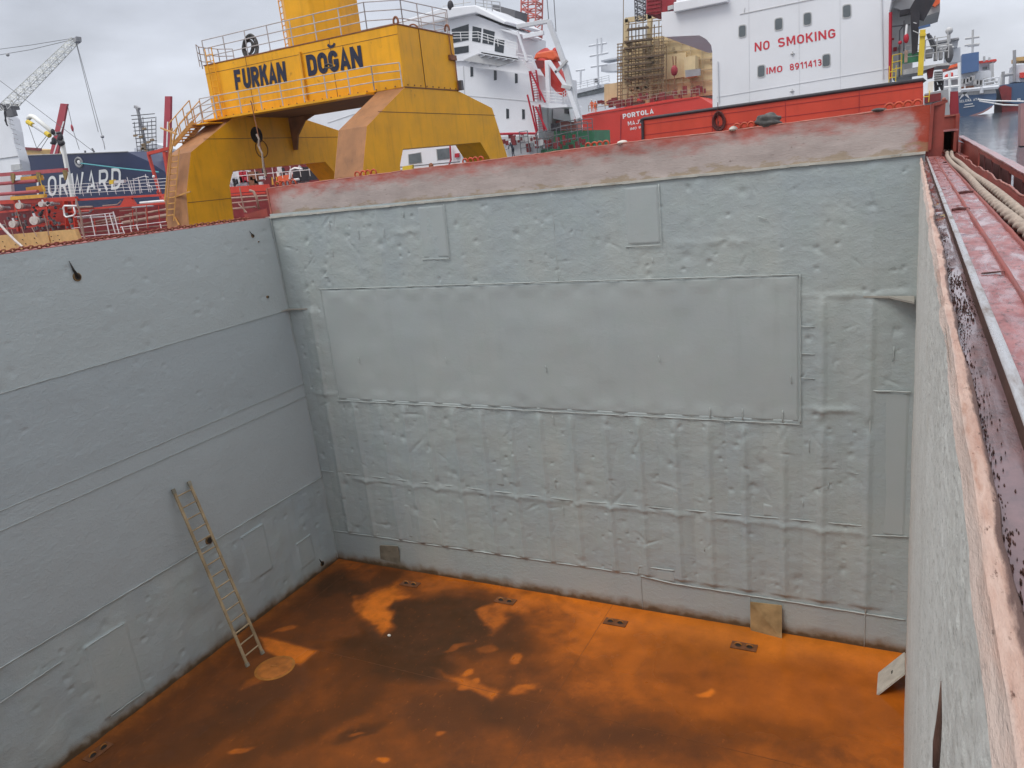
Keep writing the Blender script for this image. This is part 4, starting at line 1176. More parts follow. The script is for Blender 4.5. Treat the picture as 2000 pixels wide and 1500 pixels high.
# railing round the top
P = [Vector((-20.3, 18.1, zt)), Vector((-20.75, 18.7, zt)), Vector((-20.75, 20.1, zt)), Vector((-20.3, 20.8, zt))]
MB().railing(P, 1.15, .8, 3, .026).build("basket_railing", "rail_grey", cr_)
MB().railing([(-19.9, yF_+.1, zt+.05), (-8.9, yF_+.1, zt+.05), (-7.5, yF_+1.2, zt+.05), (-7.3, yB_, zt+.05)], 1.25, 1.5, 3, .028).build("top_railing", "rail_grey", cr_)
MB().railing([(-19.9, yB_, zt+.05), (-7.4, yB_, zt+.05)], 1.15, 1.6, 3, .026).build("top_railing", "rail_grey", cr_)
# column
a = at(566, 60, 20.7); b = at(680, 60, 20.7)
cx = (a.x+b.x)/2+.1; rad = abs(b.x-a.x)/2*1.02
P = [Vector((cx+rad*1.04*math.cos(t_), 21.0+rad*1.04*math.sin(t_), zt+.05)) for t_ in [math.pi/8+i*math.pi/4 for i in range(8)]]
MB().prism(P, (0, 0, 9)).build("column", "crane_yellow", cr_, bevel=.06)
MB().ladder((cx-rad*.9, 20.0, zt), (cx-rad*.9, 20.0, zt+8), (1, -.5, 0), .5, .025, .3).build("column_ladder", "crane_yellow", cr_)
MB().ladder((-19.3, 17.95, zb_), (-19.3, 17.95, zt+.8), (1, 0, 0), .5, .025, .32).build("side_ladder", "crane_yellow", cr_)
mb = MB()
for i in range(22): mb.lathe((-19.6+i*.57, yF_-.005, zb_+.10), (0, -1, 0), [(0, .035), (.03, .035)], 6)
for i in range(9): mb.lathe((-7.095, yF_+.3+i*.58, zb_+.12), (1, 0, 0), [(0, .035), (.03, .035)], 6)
mb.build("bolt_row", "rust_metal", cr_)
mb = MB()
for x_ in (-16.9, -11.2): mb.bar((x_, yF_-.004, zb_+.02), (x_, yF_-.004, zt), .03, .012)
mb.bar((-20.0, yF_-.004, zt-.42), (-7.1, yF_-.004, zt-.42), .012, .02); mb.build("plate_seam", "crane_under", cr_)
mb = MB(); mb.tube([(-7.05, yB_-.5, zt), (-7.02, yB_-.5, zb_+1.9), (-7.02, yB_-.2, zb_+1.6), (-7.02, yB_-.2, zb_)], .035, 6); mb.box((-7.1, yB_-.75, zb_+1.55), (-6.95, yB_-.1, zb_+1.8)); mb.build("cable_run", "rust_metal", cr_)
mb = MB(); mb.box((-7.1, yB_-.1, zb_+.05), (-6.85, yB_+.15, zb_+.55)); mb.build("junction_box", "grey_dark", cr_, bevel=.02)
# lugs
for (qx, qy, y_) in ((773, 42, 18.4), (873, 57, 22.9)):
    c = at(qx, qy, y_)
    MB().tube([c+Vector((.13*math.cos(t_), 0, .20*math.sin(t_))) for t_ in np.linspace(-.5, math.pi+.5, 12)], .055, 6).build("lifting_lug", "rust_metal", cr_, 'all')
c = at(815, 50, 20.5); MB().tube([c+Vector((.35*math.cos(t_)-.3, 0, .35*math.sin(t_)-.25)) for t_ in np.linspace(.1, 2.6, 12)], .04, 6).build("bent_pipe", "rust_metal", cr_, 'all')
# gusset under the beam, openings in the left frame
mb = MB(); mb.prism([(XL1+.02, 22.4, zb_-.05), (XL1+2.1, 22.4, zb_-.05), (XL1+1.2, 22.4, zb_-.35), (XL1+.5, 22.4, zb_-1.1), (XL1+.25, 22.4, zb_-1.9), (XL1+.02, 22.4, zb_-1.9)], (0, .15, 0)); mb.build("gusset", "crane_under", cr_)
c = atx(501, 264, XL1); MB().lathe(c, (1, 0, 0), [(0, .46), (.02, .46)], 20).build("access_hole", "stain_black", fl)
c = atx(511, 291, XL1); MB().tube([c+Vector((.01, .48*math.cos(t_), .48*math.sin(t_))) for t_ in np.linspace(0, 6.28, 20)[:-1]], .03, 5, True).build("hatch_ring", "crane_under", fl, True)
# stairs down the left-hand end
MB().railing([at(415, 186, 16.9)+Vector((0, 0, -1.2)), at(368, 240, 16.9)+Vector((0, 0, -.6))], 1.1, 1.0, 3, .03).build("landing_railing", "rail_grey", cr_)
mb = MB(); p0 = at(420, 236, 16.9); p1 = at(376, 246, 16.9); mb.box((p1.x, 16.4, p1.z-.06), (p0.x, 17.5, p1.z)); mb.build("landing", "crane_yellow", cr_)
s0 = at(378, 238, 16.3); s1 = at(338, 284, 15.2)
mb = MB(); mb.bar(s0, s1, .05, .22); mb.bar(s0+Vector((0, .7, 0)), s1+Vector((0, .7, 0)), .05, .22)
for i in range(1, 8):
    p = s0.lerp(s1, i/8); mb.box((p.x-.14, p.y, p.z-.02), (p.x+.14, p.y+.7, p.z+.02))
mb.build("stair", "rail_yellow", cr_)
mb = MB()
for dy in (0, .7):
    q0 = s0+Vector((0, dy, 0)); q1 = s1+Vector((0, dy, 0))
    mb.tube([q0+Vector((0, 0, 1.1)), q1+Vector((0, 0, 1.1))], .03, 5); mb.tube([q0+Vector((0, 0, .55)), q1+Vector((0, 0, .55))], .025, 5)
    for f_ in (0, .33, .66, 1): mb.tube([q0.lerp(q1, f_), q0.lerp(q1, f_)+Vector((0, 0, 1.1))], .03, 5)
mb.build("stair_railing", "rail_yellow", cr_)
l0 = at(336, 300, 14.2); l1 = at(352, 425, 13.3)
MB().ladder(at(352, 292, 14.3)+Vector((0, -.3, 0)), at(332, 432, 13.3), (1, 0, 0), .55, .03, .3).build("leg_ladder", "rail_yellow", cr_)
mb = MB()
for qa, qb in (((336, 250), (322, 390)), ((322, 390), (350, 440)), ((322, 392), (372, 374)), ((345, 250), (333, 300)), ((314, 250), (345, 262))):
    mb.bar(at(*qa, 14.0), at(*qb, 13.4), .07, .07)
mb.build("ladder_cage", "rail_yellow", cr_)
# pole with a rope hanging in front of it
o = lines([[(489, 197), (491, 200), (521, 342)]], 15.5, .03, "mast_pole", "rust_metal"); tag(o, "thin rusty pole leaning in front of the gantry crane with rope wound at its middle", "pole")
o2 = lines([[(501, 262), (506, 272), (505, 285), (512, 300), (515, 330), (519, 344)]], 15.35, .05, "rope_wrap", "rope_fibre"); o2.parent = o
coil("hose_coil", "bundle of black hose hanging on the upper railing of the yellow crane", 489, 92, 15, 24, 18.25, "tarp", .05, 6)
o = coil("hose_coil", "small black hose knot tied to the lower railing below the name", 642, 129, 8, 4, 17.35, "tarp", .03, 4)

# ---- white house with the red lettering
hs = thing("deckhouse", "tall white ship deckhouse with red no smoking lettering and small windows", "deckhouse", (6, 50, 10))
HY = 45
P = [(1320, 21), (1330, -160), (1752, -230), (1742, -6), (1737, 20), (1735, 160), (1730, 205), (1392, 235), (1391, 100), (1389, 88), (1380, 77), (1366, 69), (1300, 72), (1293, 70), (1292, 24)]
mb = MB(); pts = [at(a, b, HY) for a, b in P]
mb.prism(pts, (0, 14, 0)); hb = mb.build("house_wall", "ship_white", hs)
mb = MB(); lp = [at(1319, 26, HY), at(1424, 5, HY), at(1422, -12, HY), at(1319, 6, HY)]
mb.prism([p+Vector((0, -.5, 0)) for p in lp], (0, .48, 0)); mb.build("bridge_wing_lip", "ship_white", hs, bevel=.06)
mb = MB(); mb.bar(at(1445, 28, HY-.02), at(1735, -32, HY-.02), .03, .05); mb.bar(at(1453, 27, HY-.02), at(1455, 15, HY-.02), .03, .05); mb.build("deck_line", "grey_light", hs)
def window(cx, cy, w, h, Y, parent, sk=-.17, mat="window_grey", frame="grey_light"):
    r = .25
    def rr(w, h, e=0):
        P = []
        for sx, sy, a0 in ((1, 1, 0), (-1, 1, 90), (-1, -1, 180), (1, -1, 270)):
            for a in (0, 45, 90):
                A = math.radians(a0+a); x_ = sx*(w/2-w*r)+w*r*math.cos(A); y_ = sy*(h/2-w*r)+w*r*math.sin(A)
                P.append((cx+x_, cy-y_+sk*x_))
        return P
    f = MB().prism([at(a, b, Y-.001)+Vector((0, -.035, 0)) for a, b in rr(w*1.22, h*1.16)], (0, .034, 0)).build("window", frame, parent)
    MB().prism([at(a, b, Y)+Vector((0, -.045, 0)) for a, b in rr(w*.98, h*.98)], (0, .02, 0)).build("pane", mat, f)
for q in [(1450, 61, 13, 22), (1521, 47, 14, 22), (1577, 37, 14, 23), (1654, 22, 15, 24), (1487, 139, 13, 22), (1614, 118, 14, 23)]:
    window(*q, HY, hs)
text_mesh("NO", "lettering", "letter_red", at(1474, 101, HY), at(1503, 96, HY), at(1474, 83.5, HY), hs, .17, .02, .17)
text_mesh("SMOKING", "lettering", "letter_red", at(1520, 92.5, HY), at(1632, 73.5, HY), at(1519, 75, HY), hs, .17, .02, .17)
text_mesh("IMO", "lettering", "letter_red", at(1497, 145, HY), at(1528, 140, HY), at(1497, 132.5, HY), hs, .17, .02, .17)
text_mesh("8911413", "lettering", "letter_red", at(1543, 138, HY), at(1605, 128, HY), at(1542, 125, HY), hs, .17, .02, .17)
mb = MB()
for (qx, qy) in ((1548, 105), (1547, 178)):
    c = at(qx, qy, HY-.06); mb.box((c.x-.14, c.y, c.z-.02), (c.x+.14, c.y+.05, c.z+.03)); mb.box((c.x-.02, c.y, c.z-.16), (c.x+.03, c.y+.05, c.z+.16)); mb.ball(c+Vector((0, -.05, 0)), .06)
mb.build_each("lamp_bracket", "grey_light", hs)
mb = MB()
for qa, qb in (((1400, 206), (1735, 150)),): mb.bar(at(qa[0], qa[1]-16, HY-.02), at(qb[0], qb[1]-16, HY-.02), .02, .03)
for qx in (1462, 1560, 1640): mb.bar(at(qx, -60, HY-.012), at(qx+2, 215, HY-.012), .02, .015)
mb.build("shell_seam", "ship_white_dim", hs)
lines([[(1722, -20), (1723, 60), (1725, 152)], [(1402, 120), (1404, 200)]], HY-.08, .045, "drain_pipe", "ship_white_dim", hs)
# recessed gallery at its right-hand end
mb = MB(); mb.prism([at(1742, 150, 48), at(1742, -100, 48), at(1790, -100, 48), at(1781, 150, 48)], (0, 6, 0)); mb.build("recess_wall", "grey_light", hs)
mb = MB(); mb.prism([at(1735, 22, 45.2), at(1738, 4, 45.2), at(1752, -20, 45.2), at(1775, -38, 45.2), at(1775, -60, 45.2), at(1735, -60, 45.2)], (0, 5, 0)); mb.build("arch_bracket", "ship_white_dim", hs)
mb = MB(); mb.prism([at(1745, 14, 47), at(1770, -6, 47), at(1836, -14, 47), at(1836, 22, 47), at(1798, 35, 47)], (0, 6, 0)); mb.build("wing_underside", "grey_light", hs)
mb = MB(); mb.prism([at(1817, -30, 46.5), at(1837, -30, 46.5), at(1836, 5, 46.5), at(1826, 13, 46.5), at(1817, 9, 46.5)], (0, 2, 0)); mb.build("wing_fender", "boat_orange", hs)
lines([[(1738, 155), (1739, 24)]], 44.6, .11, "fire_pipe", "stair_red", hs)
lines([[(1756, 150), (1757, 60), (1764, 50)], [(1757, 32), (1772, 29)], [(1741, 52), (1778, 48)], [(1765, 100), (1766, 40)]], 46.5, .05, "small_pipe", "grey_dark", hs)
mb = MB()
for q in ((1744, 76, 5, 4), (1748, 96, 8, 9), (1757, 93, 4, 9)):
    c = at(q[0], q[1], 47.8); mb.box((c.x-q[2]*.014, c.y, c.z-q[3]*.014), (c.x+q[2]*.014, c.y+.2, c.z+q[3]*.014))
mb.build_each("wall_sign", "dark_red", hs)
o = MB().ladder(at(1742, 175, 44.2), at(1744, 128, 44.2), (1, 0, 0), .4, .03, .3)
o.railing([at(1742, 150, 44.2), at(1760, 146, 44.2)], 1.3, .6, 3, .03); o.build("yellow_stair", "post_yellow", hs)
# black crane post and its braces
bc = thing("deck_crane", "black steel crane post with slanted arms beside the white deckhouse", "crane", (15, 44, 10))
mb = MB(); mb.prism([at(1781, 105, 44), at(1778, 20, 44), at(1797, 24, 44), at(1792, 100, 44)], (0, 1.2, 0)); mb.build("post", "black_steel", bc)
mb = MB(); mb.bar(at(1784, 24, 44.5), at(1812, -25, 44.5), .42, .6); mb.bar(at(1795, 38, 44.5), at(1826, -18, 44.5), .40, .6); mb.build_each("arm", "black_steel", bc)
mb = MB(); mb.prism([at(1757, 20, 44.8), at(1779, 16, 44.8), at(1779, 26, 44.8), at(1757, 30, 44.8)], (0, .8, 0)); mb.build("head_beam", "black_steel", bc)
mb = MB(); mb.bar(at(1794, 55, 43.9), at(1817, 49, 43.9), .22, .14); mb.build("stay", "funnel_blue", bc)
lines([[(1783, 60), (1796, 66)], [(1784, 44), (1790, 46)]], 43.8, .03, "rod", "grey_light", bc)
mb = MB(); c = at(1770, 75, 43.8); mb.ball(c, .16, .12, .3); mb.ball(c+Vector((-.35, 0, -.2)), .12); mb.build("hook_block", "stair_red", bc, True)
lines([[(1769, 70), (1771, 48)]], 43.8, .07, "hook_cable", "letter_white", bc)
mb = MB(); mb.box((at(1766, 122, 43.9).x, 43.9, at(1766, 122, 43.9).z), (at(1773, 98, 43.9).x, 44.5, at(1770, 98, 43.9).z)); mb.build_each("winch", "pipe_tan", bc)
yp = thing("yellow_post", "slanted yellow steel post standing on the grey platform edge", "post", (15.6, 43, 10))
mb = MB(); mb.prism([at(1792, 148, 43), at(1797, 58, 43), at(1808, 57, 43), at(1803, 147, 43)], (0, .35, 0)); mb.build("post", "post_yellow", yp, bevel=.02)
mb = MB(); mb.prism([at(1796, 71, 42.9), at(1796, 66, 42.9), at(1809, 65, 42.9), at(1808, 70, 42.9)], (0, .55, 0)); mb.build("collar", "post_yellow", yp)
pf = thing("deck_platform", "grey ship platform with railings and machinery right of the yellow post", "platform", (16.5, 46, 10))
mb = MB(); mb.prism([at(1764, 136, 45), at(1790, 131, 45), at(1852, 122, 45), at(1856, 127, 45), at(1830, 129, 45), at(1790, 142, 45), at(1764, 146, 45)], (0, 4, 0)); mb.build("platform_deck", "grey_light", pf)
mb = MB(); mb.prism([at(1810, 130, 45.3), at(1825, 128, 45.3), at(1822, 150, 45.3), at(1812, 152, 45.3)], (0, 2, 0)); mb.build("pillar", "maroon", pf)
MB().railing([at(1768, 122, 45), at(1795, 119, 45)], 1.0, .8, 3, .025).railing([at(1806, 120, 45), at(1852, 113, 45)], 1.3, .7, 3, .03).build("platform_railing", "grey_light", pf)
mb = MB()
for q in ((1780, 112, 9, 9), (1815, 104, 7, 9), (1828, 107, 4, 11), (1838, 106, 4, 10)):
    c = at(q[0], q[1], 46); mb.box((c.x-q[2]*.03, c.y, c.z-q[3]*.03), (c.x+q[2]*.03, c.y+1, c.z+q[3]*.03))
mb.build_each("machinery", "grey_mid", pf, bevel=.05)
mb = MB(); c = at(1779, 113, 45.8); mb.box((c.x-.5, c.y, c.z-.3), (c.x+.5, c.y+.1, c.z+.3)); mb.build("green_screen", "green_paint", pf)
lines([[(1818, 84), (1832, 100)], [(1812, 66), (1822, 92)], [(1815, 70), (1828, 92)]], 46, .12, "pipe_rack", "grey_dark", pf)
lines([[(1822, 88), (1826, 70)], [(1850, 120), (1851, 62)], [(1846, 116), (1846, 95)], [(1834, 112), (1835, 90)], [(1840, 113), (1841, 92)]], 47, .05, "mast_pipe", "grey_light", pf)
mb = MB(); c = at(1854, 106, 46.5); mb.ball(c, .25, .25, .55); mb.build("dark_drum", "grey_dark", pf, True)
fb_ = thing("fender_rack", "stack of grey corrugated boxes on dark legs beside the red plate bulkhead", "rack", (16.6, 40, 10))
mb = MB()
for i in range(5):
    y_ = 139+i*4.2; mb.prism([at(1825, y_, 40), at(1842, y_-1.5, 40), at(1842, y_+1.7, 40), at(1825, y_+3, 40)], (0, 1.2, 0))
mb.build("corrugated_box", "grey_mid", fb_, bevel=.03)
lines([[(1826, 158), (1832, 176)], [(1840, 157), (1828, 177)], [(1832, 158), (1840, 176)], [(1826, 158), (1827, 178)], [(1841, 157), (1840, 177)]], 40.3, .07, "leg", "black_steel", fb_)
mb = MB(); mb.prism([at(1813, 160, 39.5), at(1824, 158, 39.5), at(1822, 180, 39.5), at(1812, 182, 39.5)], (0, .5, 0)); o = mb.build("tarpaulin", "white_scrap"); tag(o, "pale grey cloth hanging beside the corrugated boxes", "tarpaulin")
gh = thing("grey_barge", "dark grey and maroon barge side beyond the end of the coaming", "barge", (17, 38, 9))
mb = MB(); mb.prism([at(1806, 183, 38), at(1852, 174, 38), at(1856, 232, 38), at(1806, 240, 38)], (0, 5, 0)); mb.build("hull", "grey_mid", gh)
mb = MB(); mb.prism([at(1806, 186, 37.8), at(1838, 181, 37.8), at(1838, 196, 37.8), at(1806, 202, 37.8)], (0, .15, 0)); mb.build("stained_panel", "maroon", gh)
mb = MB(); mb.prism([at(1856, 179, 44), at(1871.5, 178, 44), at(1873, 232, 44), at(1854, 232, 44)], (0, 3, 0)); o = mb.build("red_hull", "dark_red", gh)
mb = MB(); mb.prism([at(1853, 179, 43.9), at(1856, 178, 43.9), at(1853, 226, 43.9), at(1851, 226, 43.9)], (0, .3, 0)); mb.build("white_edge", "letter_white", o)
mb = MB().ladder(at(1806, 200, 37), at(1808, 178, 37), (1, 0, 0), .4, .03, .25); o = mb.build("short_ladder", "post_yellow"); tag(o, "short orange ladder at the right end of the red plate bulkhead", "ladder")

# ---- long red plate bulkhead on the foredeck
rb = thing("plate_bulkhead", "long red steel plate bulkhead with dark rounded top edge in front of the white house", "bulkhead", (10.3, 16, 10))
RY = 16
P = [at(1253, 233, RY), at(1803, 156, RY), at(1804, 250, RY), at(1256, 330, RY)]
MB().prism(P, (0, .35, 0)).build("plate", "house_red", rb)
MB().tube([at(1252, 240, RY), at(1253, 234, RY), at(1258, 232, RY), at(1803, 155.5, RY), at(1806, 160, RY)], .065, 8).build("top_edge", "black_steel", rb, 'all')
MB().bar(at(1255, 236, RY-.05), at(1257, 330, RY-.05), .09, .12).build("end_bar", "black_steel", rb)
mb = MB()
for f_ in (.28, .55, .80):
    a = P[0].lerp(P[1], f_); mb.bar(a+Vector((0, -.01, -.05)), a+Vector((0, -.01, -1.6)), .012, .02)
for dz in (.22, .62): mb.bar(P[0]+Vector((0, -.008, -dz)), P[1]+Vector((0, -.008, -dz)), .012, .014)
mb.build("plate_seam", "dark_red", rb)
lines([[(1402, 200), (1402, 256)], [(1404, 236), (1400, 258)]], 15.85, .015, "hose_hanger", "primer_dark", rb)

# ---- white ship with the bridge, behind the crane
ws_ = thing("white_ship", "white ship with glazed bridge and balcony behind the yellow crane", "ship", (-30, 80, 8))
WY = 80
slab([(560, 235), (700, 190), (860, 135), (905, 129), (1046, 146), (1052, 258), (1050, 300), (560, 372)], WY, 14, "house_wall", "ship_white", ws_)
slab([(860, 60), (905, 100), (1005, 100), (1043, 146), (905, 129), (860, 135)], WY+.3, 13, "upper_wall", "ship_white", ws_)
slab([(866, 40), (925, 28), (972, 47), (1010, 66), (1008, 118), (905, 119), (866, 119)], WY-.2, 9, "wheelhouse", "ship_white", ws_)
slab([(770, 45), (860, 16), (928, 10), (990, 42), (984, 47), (930, 25), (868, 38), (770, 62)], WY-1.2, 11, "wheelhouse_roof", "ship_white", ws_, bevel=.12)
slab([(1000, 60), (970, 47), (1015, 66), (1012, 70), (972, 56)], WY-1, 7, "wing_roof", "ship_white", ws_)
for P in ([(882, 57), (915, 47), (915, 78), (884, 84)], [(923, 51), (940, 55), (938, 83), (922, 80)], [(944, 56), (966, 62), (963, 88), (942, 84)], [(967, 76), (985, 79), (983, 104), (966, 100)], [(887, 93), (915, 89), (915, 102), (888, 106)]):
    f = slab(P, WY-.26, .2, "window", "window_dark", ws_)
slab([(905, 118), (938, 104), (1010, 118), (975, 129)], WY-2.4, .25, "wing_deck", "grey_light", ws_)
mb = MB(); q = [at(905, 119, WY-.3), at(940, 104, WY-3), at(1012, 117, WY-3), at(978, 130, WY-.3)]
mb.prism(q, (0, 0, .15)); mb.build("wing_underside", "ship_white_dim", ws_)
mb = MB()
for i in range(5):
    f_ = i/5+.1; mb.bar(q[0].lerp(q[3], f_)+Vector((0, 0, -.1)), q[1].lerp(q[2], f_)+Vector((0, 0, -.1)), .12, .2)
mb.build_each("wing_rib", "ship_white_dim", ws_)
slab([(936, 96), (1012, 110), (1012, 118), (936, 105)], WY-3, .12, "wing_bulwark", "ship_white", ws_)
MB().railing([at(884, 80, WY-2.9), at(935, 79, WY-2.9), at(1012, 102, WY-2.9)], 1.0, 1.3, 3, .04).build("bridge_railing", "letter_white", ws_)
MB().railing([at(1012, 124, WY-1), at(1042, 130, WY-1)], 1.2, .9, 3, .04).build("bridge_railing", "letter_white", ws_)
for (qx, qy) in ((921, 140), (967, 147), (1008, 153), (991, 222), (1022, 223), (738, 222)):
    a = (qx, qy); slab([(qx-2.6, qy-10), (qx+2.6, qy-9), (qx+2.9, qy+9), (qx-2.2, qy+10)], WY-.06, .05, "window", "window_dark", ws_)
mb = MB(); mb.bar(at(905, 129, WY-.03), at(913, 300, WY-.03), .05, .05); mb.bar(at(900, 186, WY-.03), at(1048, 199, WY-.03), .05, .06); mb.bar(at(640, 240, WY-.03), at(760, 200, WY-.03), .05, .06); mb.build("shell_seam", "grey_light", ws_)
# balcony, red stair
slab([(1043, 199), (1106, 204), (1108, 209), (1078, 211), (1044, 208)], WY-2, 5, "balcony", "ship_white", ws_)
MB().railing([at(1044, 199, WY-2), at(1100, 204, WY-2), at(1108, 197, WY)], 1.35, 1.0, 4, .04).build("balcony_railing", "letter_white", ws_)
def stair(qa, qb, Y, w=.9):
    mb = MB(); a = at(*qa, Y); b = at(*qb, Y)
    mb.bar(a, b, .08, .35); mb.bar(a+Vector((w, 0, 0)), b+Vector((w, 0, 0)), .08, .35)
    n_ = int(abs(a.z-b.z)/.28)
    for i in range(1, n_): p = a.lerp(b, i/n_); mb.box((p.x, p.y-.14, p.z-.02), (p.x+w, p.y+.14, p.z+.02))
    mb.build("outside_stair", "stair_red", ws_)
stair((1034, 139), (1043, 198), WY-2.2); stair((1041, 206), (1050, 257), WY-2.2)
lines([[(1036, 139), (1065, 200)], [(1046, 208), (1068, 256)], [(1030, 185), (1048, 260), (1046, 266)]], WY-2.3, .12, "stair_handrail", "stair_red", ws_)
lines([[(975, 262), (1012, 261), (1048, 261)], [(1005, 264), (1007, 283)]], WY-2.4, .16, "fire_main", "stair_red", ws_)
slab([(1048, 210), (1072, 211), (1072, 258), (1050, 260)], WY+3, 4, "side_house", "ship_white_dim", ws_)
slab([(1080, 208), (1110, 206), (1116, 238), (1080, 232)], WY+4, 4, "aft_house", "ship_white", ws_)
slab([(1102, 210), (1111, 209), (1111, 223), (1102, 221)], WY+3.9, .09, "window", "window_dark", ws_)
slab([(1076, 241), (1088, 240), (1088, 256), (1076, 256)], WY-1, 1, "loudspeaker_box", "black_steel", ws_)
slab([(1082, 256), (1160, 254), (1162, 300), (1050, 318), (975, 318), (975, 304), (1082, 290)], WY+1, 6, "green_deck_side", "green_paint", ws_)
slab([(975, 268), (1048, 264), (1048, 300), (975, 306)], WY-1.5, .4, "bulkhead_panel", "ship_white_dim", ws_)
slab([(1086, 236), (1126, 232), (1126, 256), (1086, 257)], WY+5, 2, "pink_tank", "lattice_red", ws_)
mb = MB()
for i in range(26):
    qx = 978+i*6.5+random.uniform(-2, 2); qy = random.uniform(264, 292); c = at(qx, qy, WY-random.uniform(2, 4)); w_ = random.uniform(.08, .3); h_ = random.uniform(.15, .6)
    mb.box((c.x-w_, c.y, c.z-h_), (c.x+w_, c.y+.3, c.z+h_))
mb.build_each("deck_fitting", "maroon", ws_)
mb = MB()
for i in range(16):
    qx = 980+i*5.5+random.uniform(-2, 2); qy = random.uniform(266, 290); c = at(qx, qy, WY-random.uniform(2, 4)); w_ = random.uniform(.1, .35); h_ = random.uniform(.1, .5)
    mb.box((c.x-w_, c.y-.1, c.z-h_), (c.x+w_, c.y+.1, c.z+h_))
mb.build_each("deck_fitting", "grey_light", ws_)
MB().railing([at(1050, 300, WY-5), at(1110, 286, WY-5), at(1150, 279, WY-5)], 2.4, 1.2, 3, .05).railing([at(1096, 262, WY-2), at(1158, 257, WY-2)], 1.5, 1.5, 3, .05).railing([at(1018, 300, WY-4), at(1034, 298, WY-4)], 2.6, .8, 4, .05).build("dark_railing", "grey_dark", ws_)
# roof gear and funnel
lines([[(878, 22), (880, 0)], [(890, 14), (878, 4)], [(905, 12), (906, -20)], [(950, 20), (952, -10)], [(865, 12), (920, 4)]], WY, .06, "roof_mast", "grey_light", ws_)
mb = MB(); mb.ball(at(880, 12, WY-1), .45, .3, .7); mb.build("roof_lamp", "black_steel", ws_, True)
MB().railing([at(930, 18, WY+2), at(978, 24, WY+2)], 1.2, 1.2, 3, .05).build("roof_railing", "grey_mid", ws_)
fu = slab([(962, 8), (1006, 20), (1004, 48), (985, 50), (962, 24)], WY+8, 4, "funnel", "grey_dark", ws_)
slab([(962, 22), (1004, 42), (1004, 52), (990, 50), (962, 30)], WY+7.8, .15, "funnel_band", "green_paint", fu)
slab([(962, 18), (1004, 38), (1004, 42), (962, 22)], WY+7.8, .15, "funnel_band", "letter_white", fu)
# free-fall lifeboat in its frame
lbt = thing("lifeboat", "orange red enclosed free fall lifeboat tilted nose down in its white frame", "lifeboat", (-18, 82, 14))
A_ = at(1062, 112, WY+1); B_ = at(1104, 186, WY+1)
d = (B_-A_); L_ = d.length; d.normalize(); sidev = Vector((0, 1, 0)); upv = sidev.cross(d).normalized()
if upv.x < 0: upv = -upv
prof = [(-.16, .3, .35), (-.12, 1.05, 1.0), (0, 1.35, 1.2), (.25, 1.5, 1.25), (.6, 1.45, 1.15), (.85, 1.0, .85), (1.0, .35, .35), (1.04, .02, .02)]
vs = []; fs = []; n = 16
for t_, w_, h_ in prof:
    c = A_+d*L_*t_
    for j in range(n): a = 2*math.pi*j/n; vs.append(c+sidev*w_*math.cos(a)+upv*h_*math.sin(a)*(1.0 if math.sin(a) > 0 else .85))
for i in range(len(prof)-1):
    for j in range(n): fs.append((i*n+j, i*n+(j+1) % n, (i+1)*n+(j+1) % n, (i+1)*n+j))
MB().add(vs, fs).build("hull", "portola_red", lbt, 'all')
slab([(1041, 116), (1046, 103), (1079, 97), (1088, 112), (1080, 118), (1062, 114)], WY-.4, 2.6, "cabin", "boat_orange", lbt, bevel=.2)
slab([(1044, 118), (1062, 118), (1062, 132), (1050, 134)], WY-.5, 2, "cabin_underside", "maroon", lbt)
mb = MB(); mb.ball(at(1085, 106, WY+.8), .55, .4, .8); mb.build("hatch", "portola_red", lbt, True)
dv = thing("davit_frame", "white steel frame and slanted beams holding the orange lifeboat", "davit", (-16, 80, 10))
mb = MB()
for Yd in (WY-1.2, WY+3.4):
    mb.bar(at(1010, 52, Yd), at(1072, 41, Yd), .55, .5); mb.bar(at(1072, 41, Yd), at(1104, 128, Yd), .65, .55); mb.bar(at(1104, 128, Yd), at(1132, 236, Yd), .70, .6)
mb.build_each("outer_beam", "ship_white_dim", dv, bevel=.05)
mb = MB(); mb.bar(at(1069, 118, WY-1), at(1072, 202, WY-1), .55, .5); mb.bar(at(1072, 119, WY-1.5), at(1112, 178, WY-1.5), .5, .4); mb.bar(at(1112, 178, WY-1.5), at(1131, 232, WY-1.5), .55, .5); mb.bar(at(1022, 72, WY-1), at(1062, 64, WY-1), .4, .5); mb.bar(at(1010, 60, WY-1), at(1030, 120, WY-1), .3, .3); mb.build_each("inner_beam", "ship_white", dv, bevel=.05)
mb = MB(); mb.bar(at(1085, 142, WY-1.6), at(1108, 118, WY-1.6), .3, .3); mb.bar(at(1098, 168, WY-1.6), at(1116, 172, WY-1.6), .5, .4); mb.build_each("hinge_arm", "grey_light", dv)
# lattice crane behind
def lattice(name, label, cat, A, B, w, mat, bays, r, parent=None, taper=1.0, group=None):
    A = Vector(A); B = Vector(B); d = (B-A).normalized(); u = d.cross(Vector((0, 1, 0))).normalized(); v = u.cross(d)
    mb = MB()
    def pt(f_, i, j):
        s_ = w/2*(1+(taper-1)*f_); return A.lerp(B, f_)+u*s_*i+v*s_*j
    for i in (-1, 1):
        for j in (-1, 1): mb.tube([pt(0, i, j), pt(1, i, j)], r*1.5, 5)
    for b_ in range(bays):
        f0 = b_/bays; f1 = (b_+1)/bays
        for j in (-1, 1):
            mb.tube([pt(f0, -1, j), pt(f1, 1, j)] if b_ % 2 else [pt(f0, 1, j), pt(f1, -1, j)], r, 4)
            mb.tube([pt(f0, j, -1), pt(f1, j, 1)] if b_ % 2 else [pt(f0, j, 1), pt(f1, j, -1)], r, 4)
            mb.tube([pt(f0, -1, j), pt(f0, 1, j)], r, 4); mb.tube([pt(f0, j, -1), pt(f0, j, 1)], r, 4)
    o = mb.build(name, mat, parent)
    if not parent: tag(o, label, cat, group)
    return o
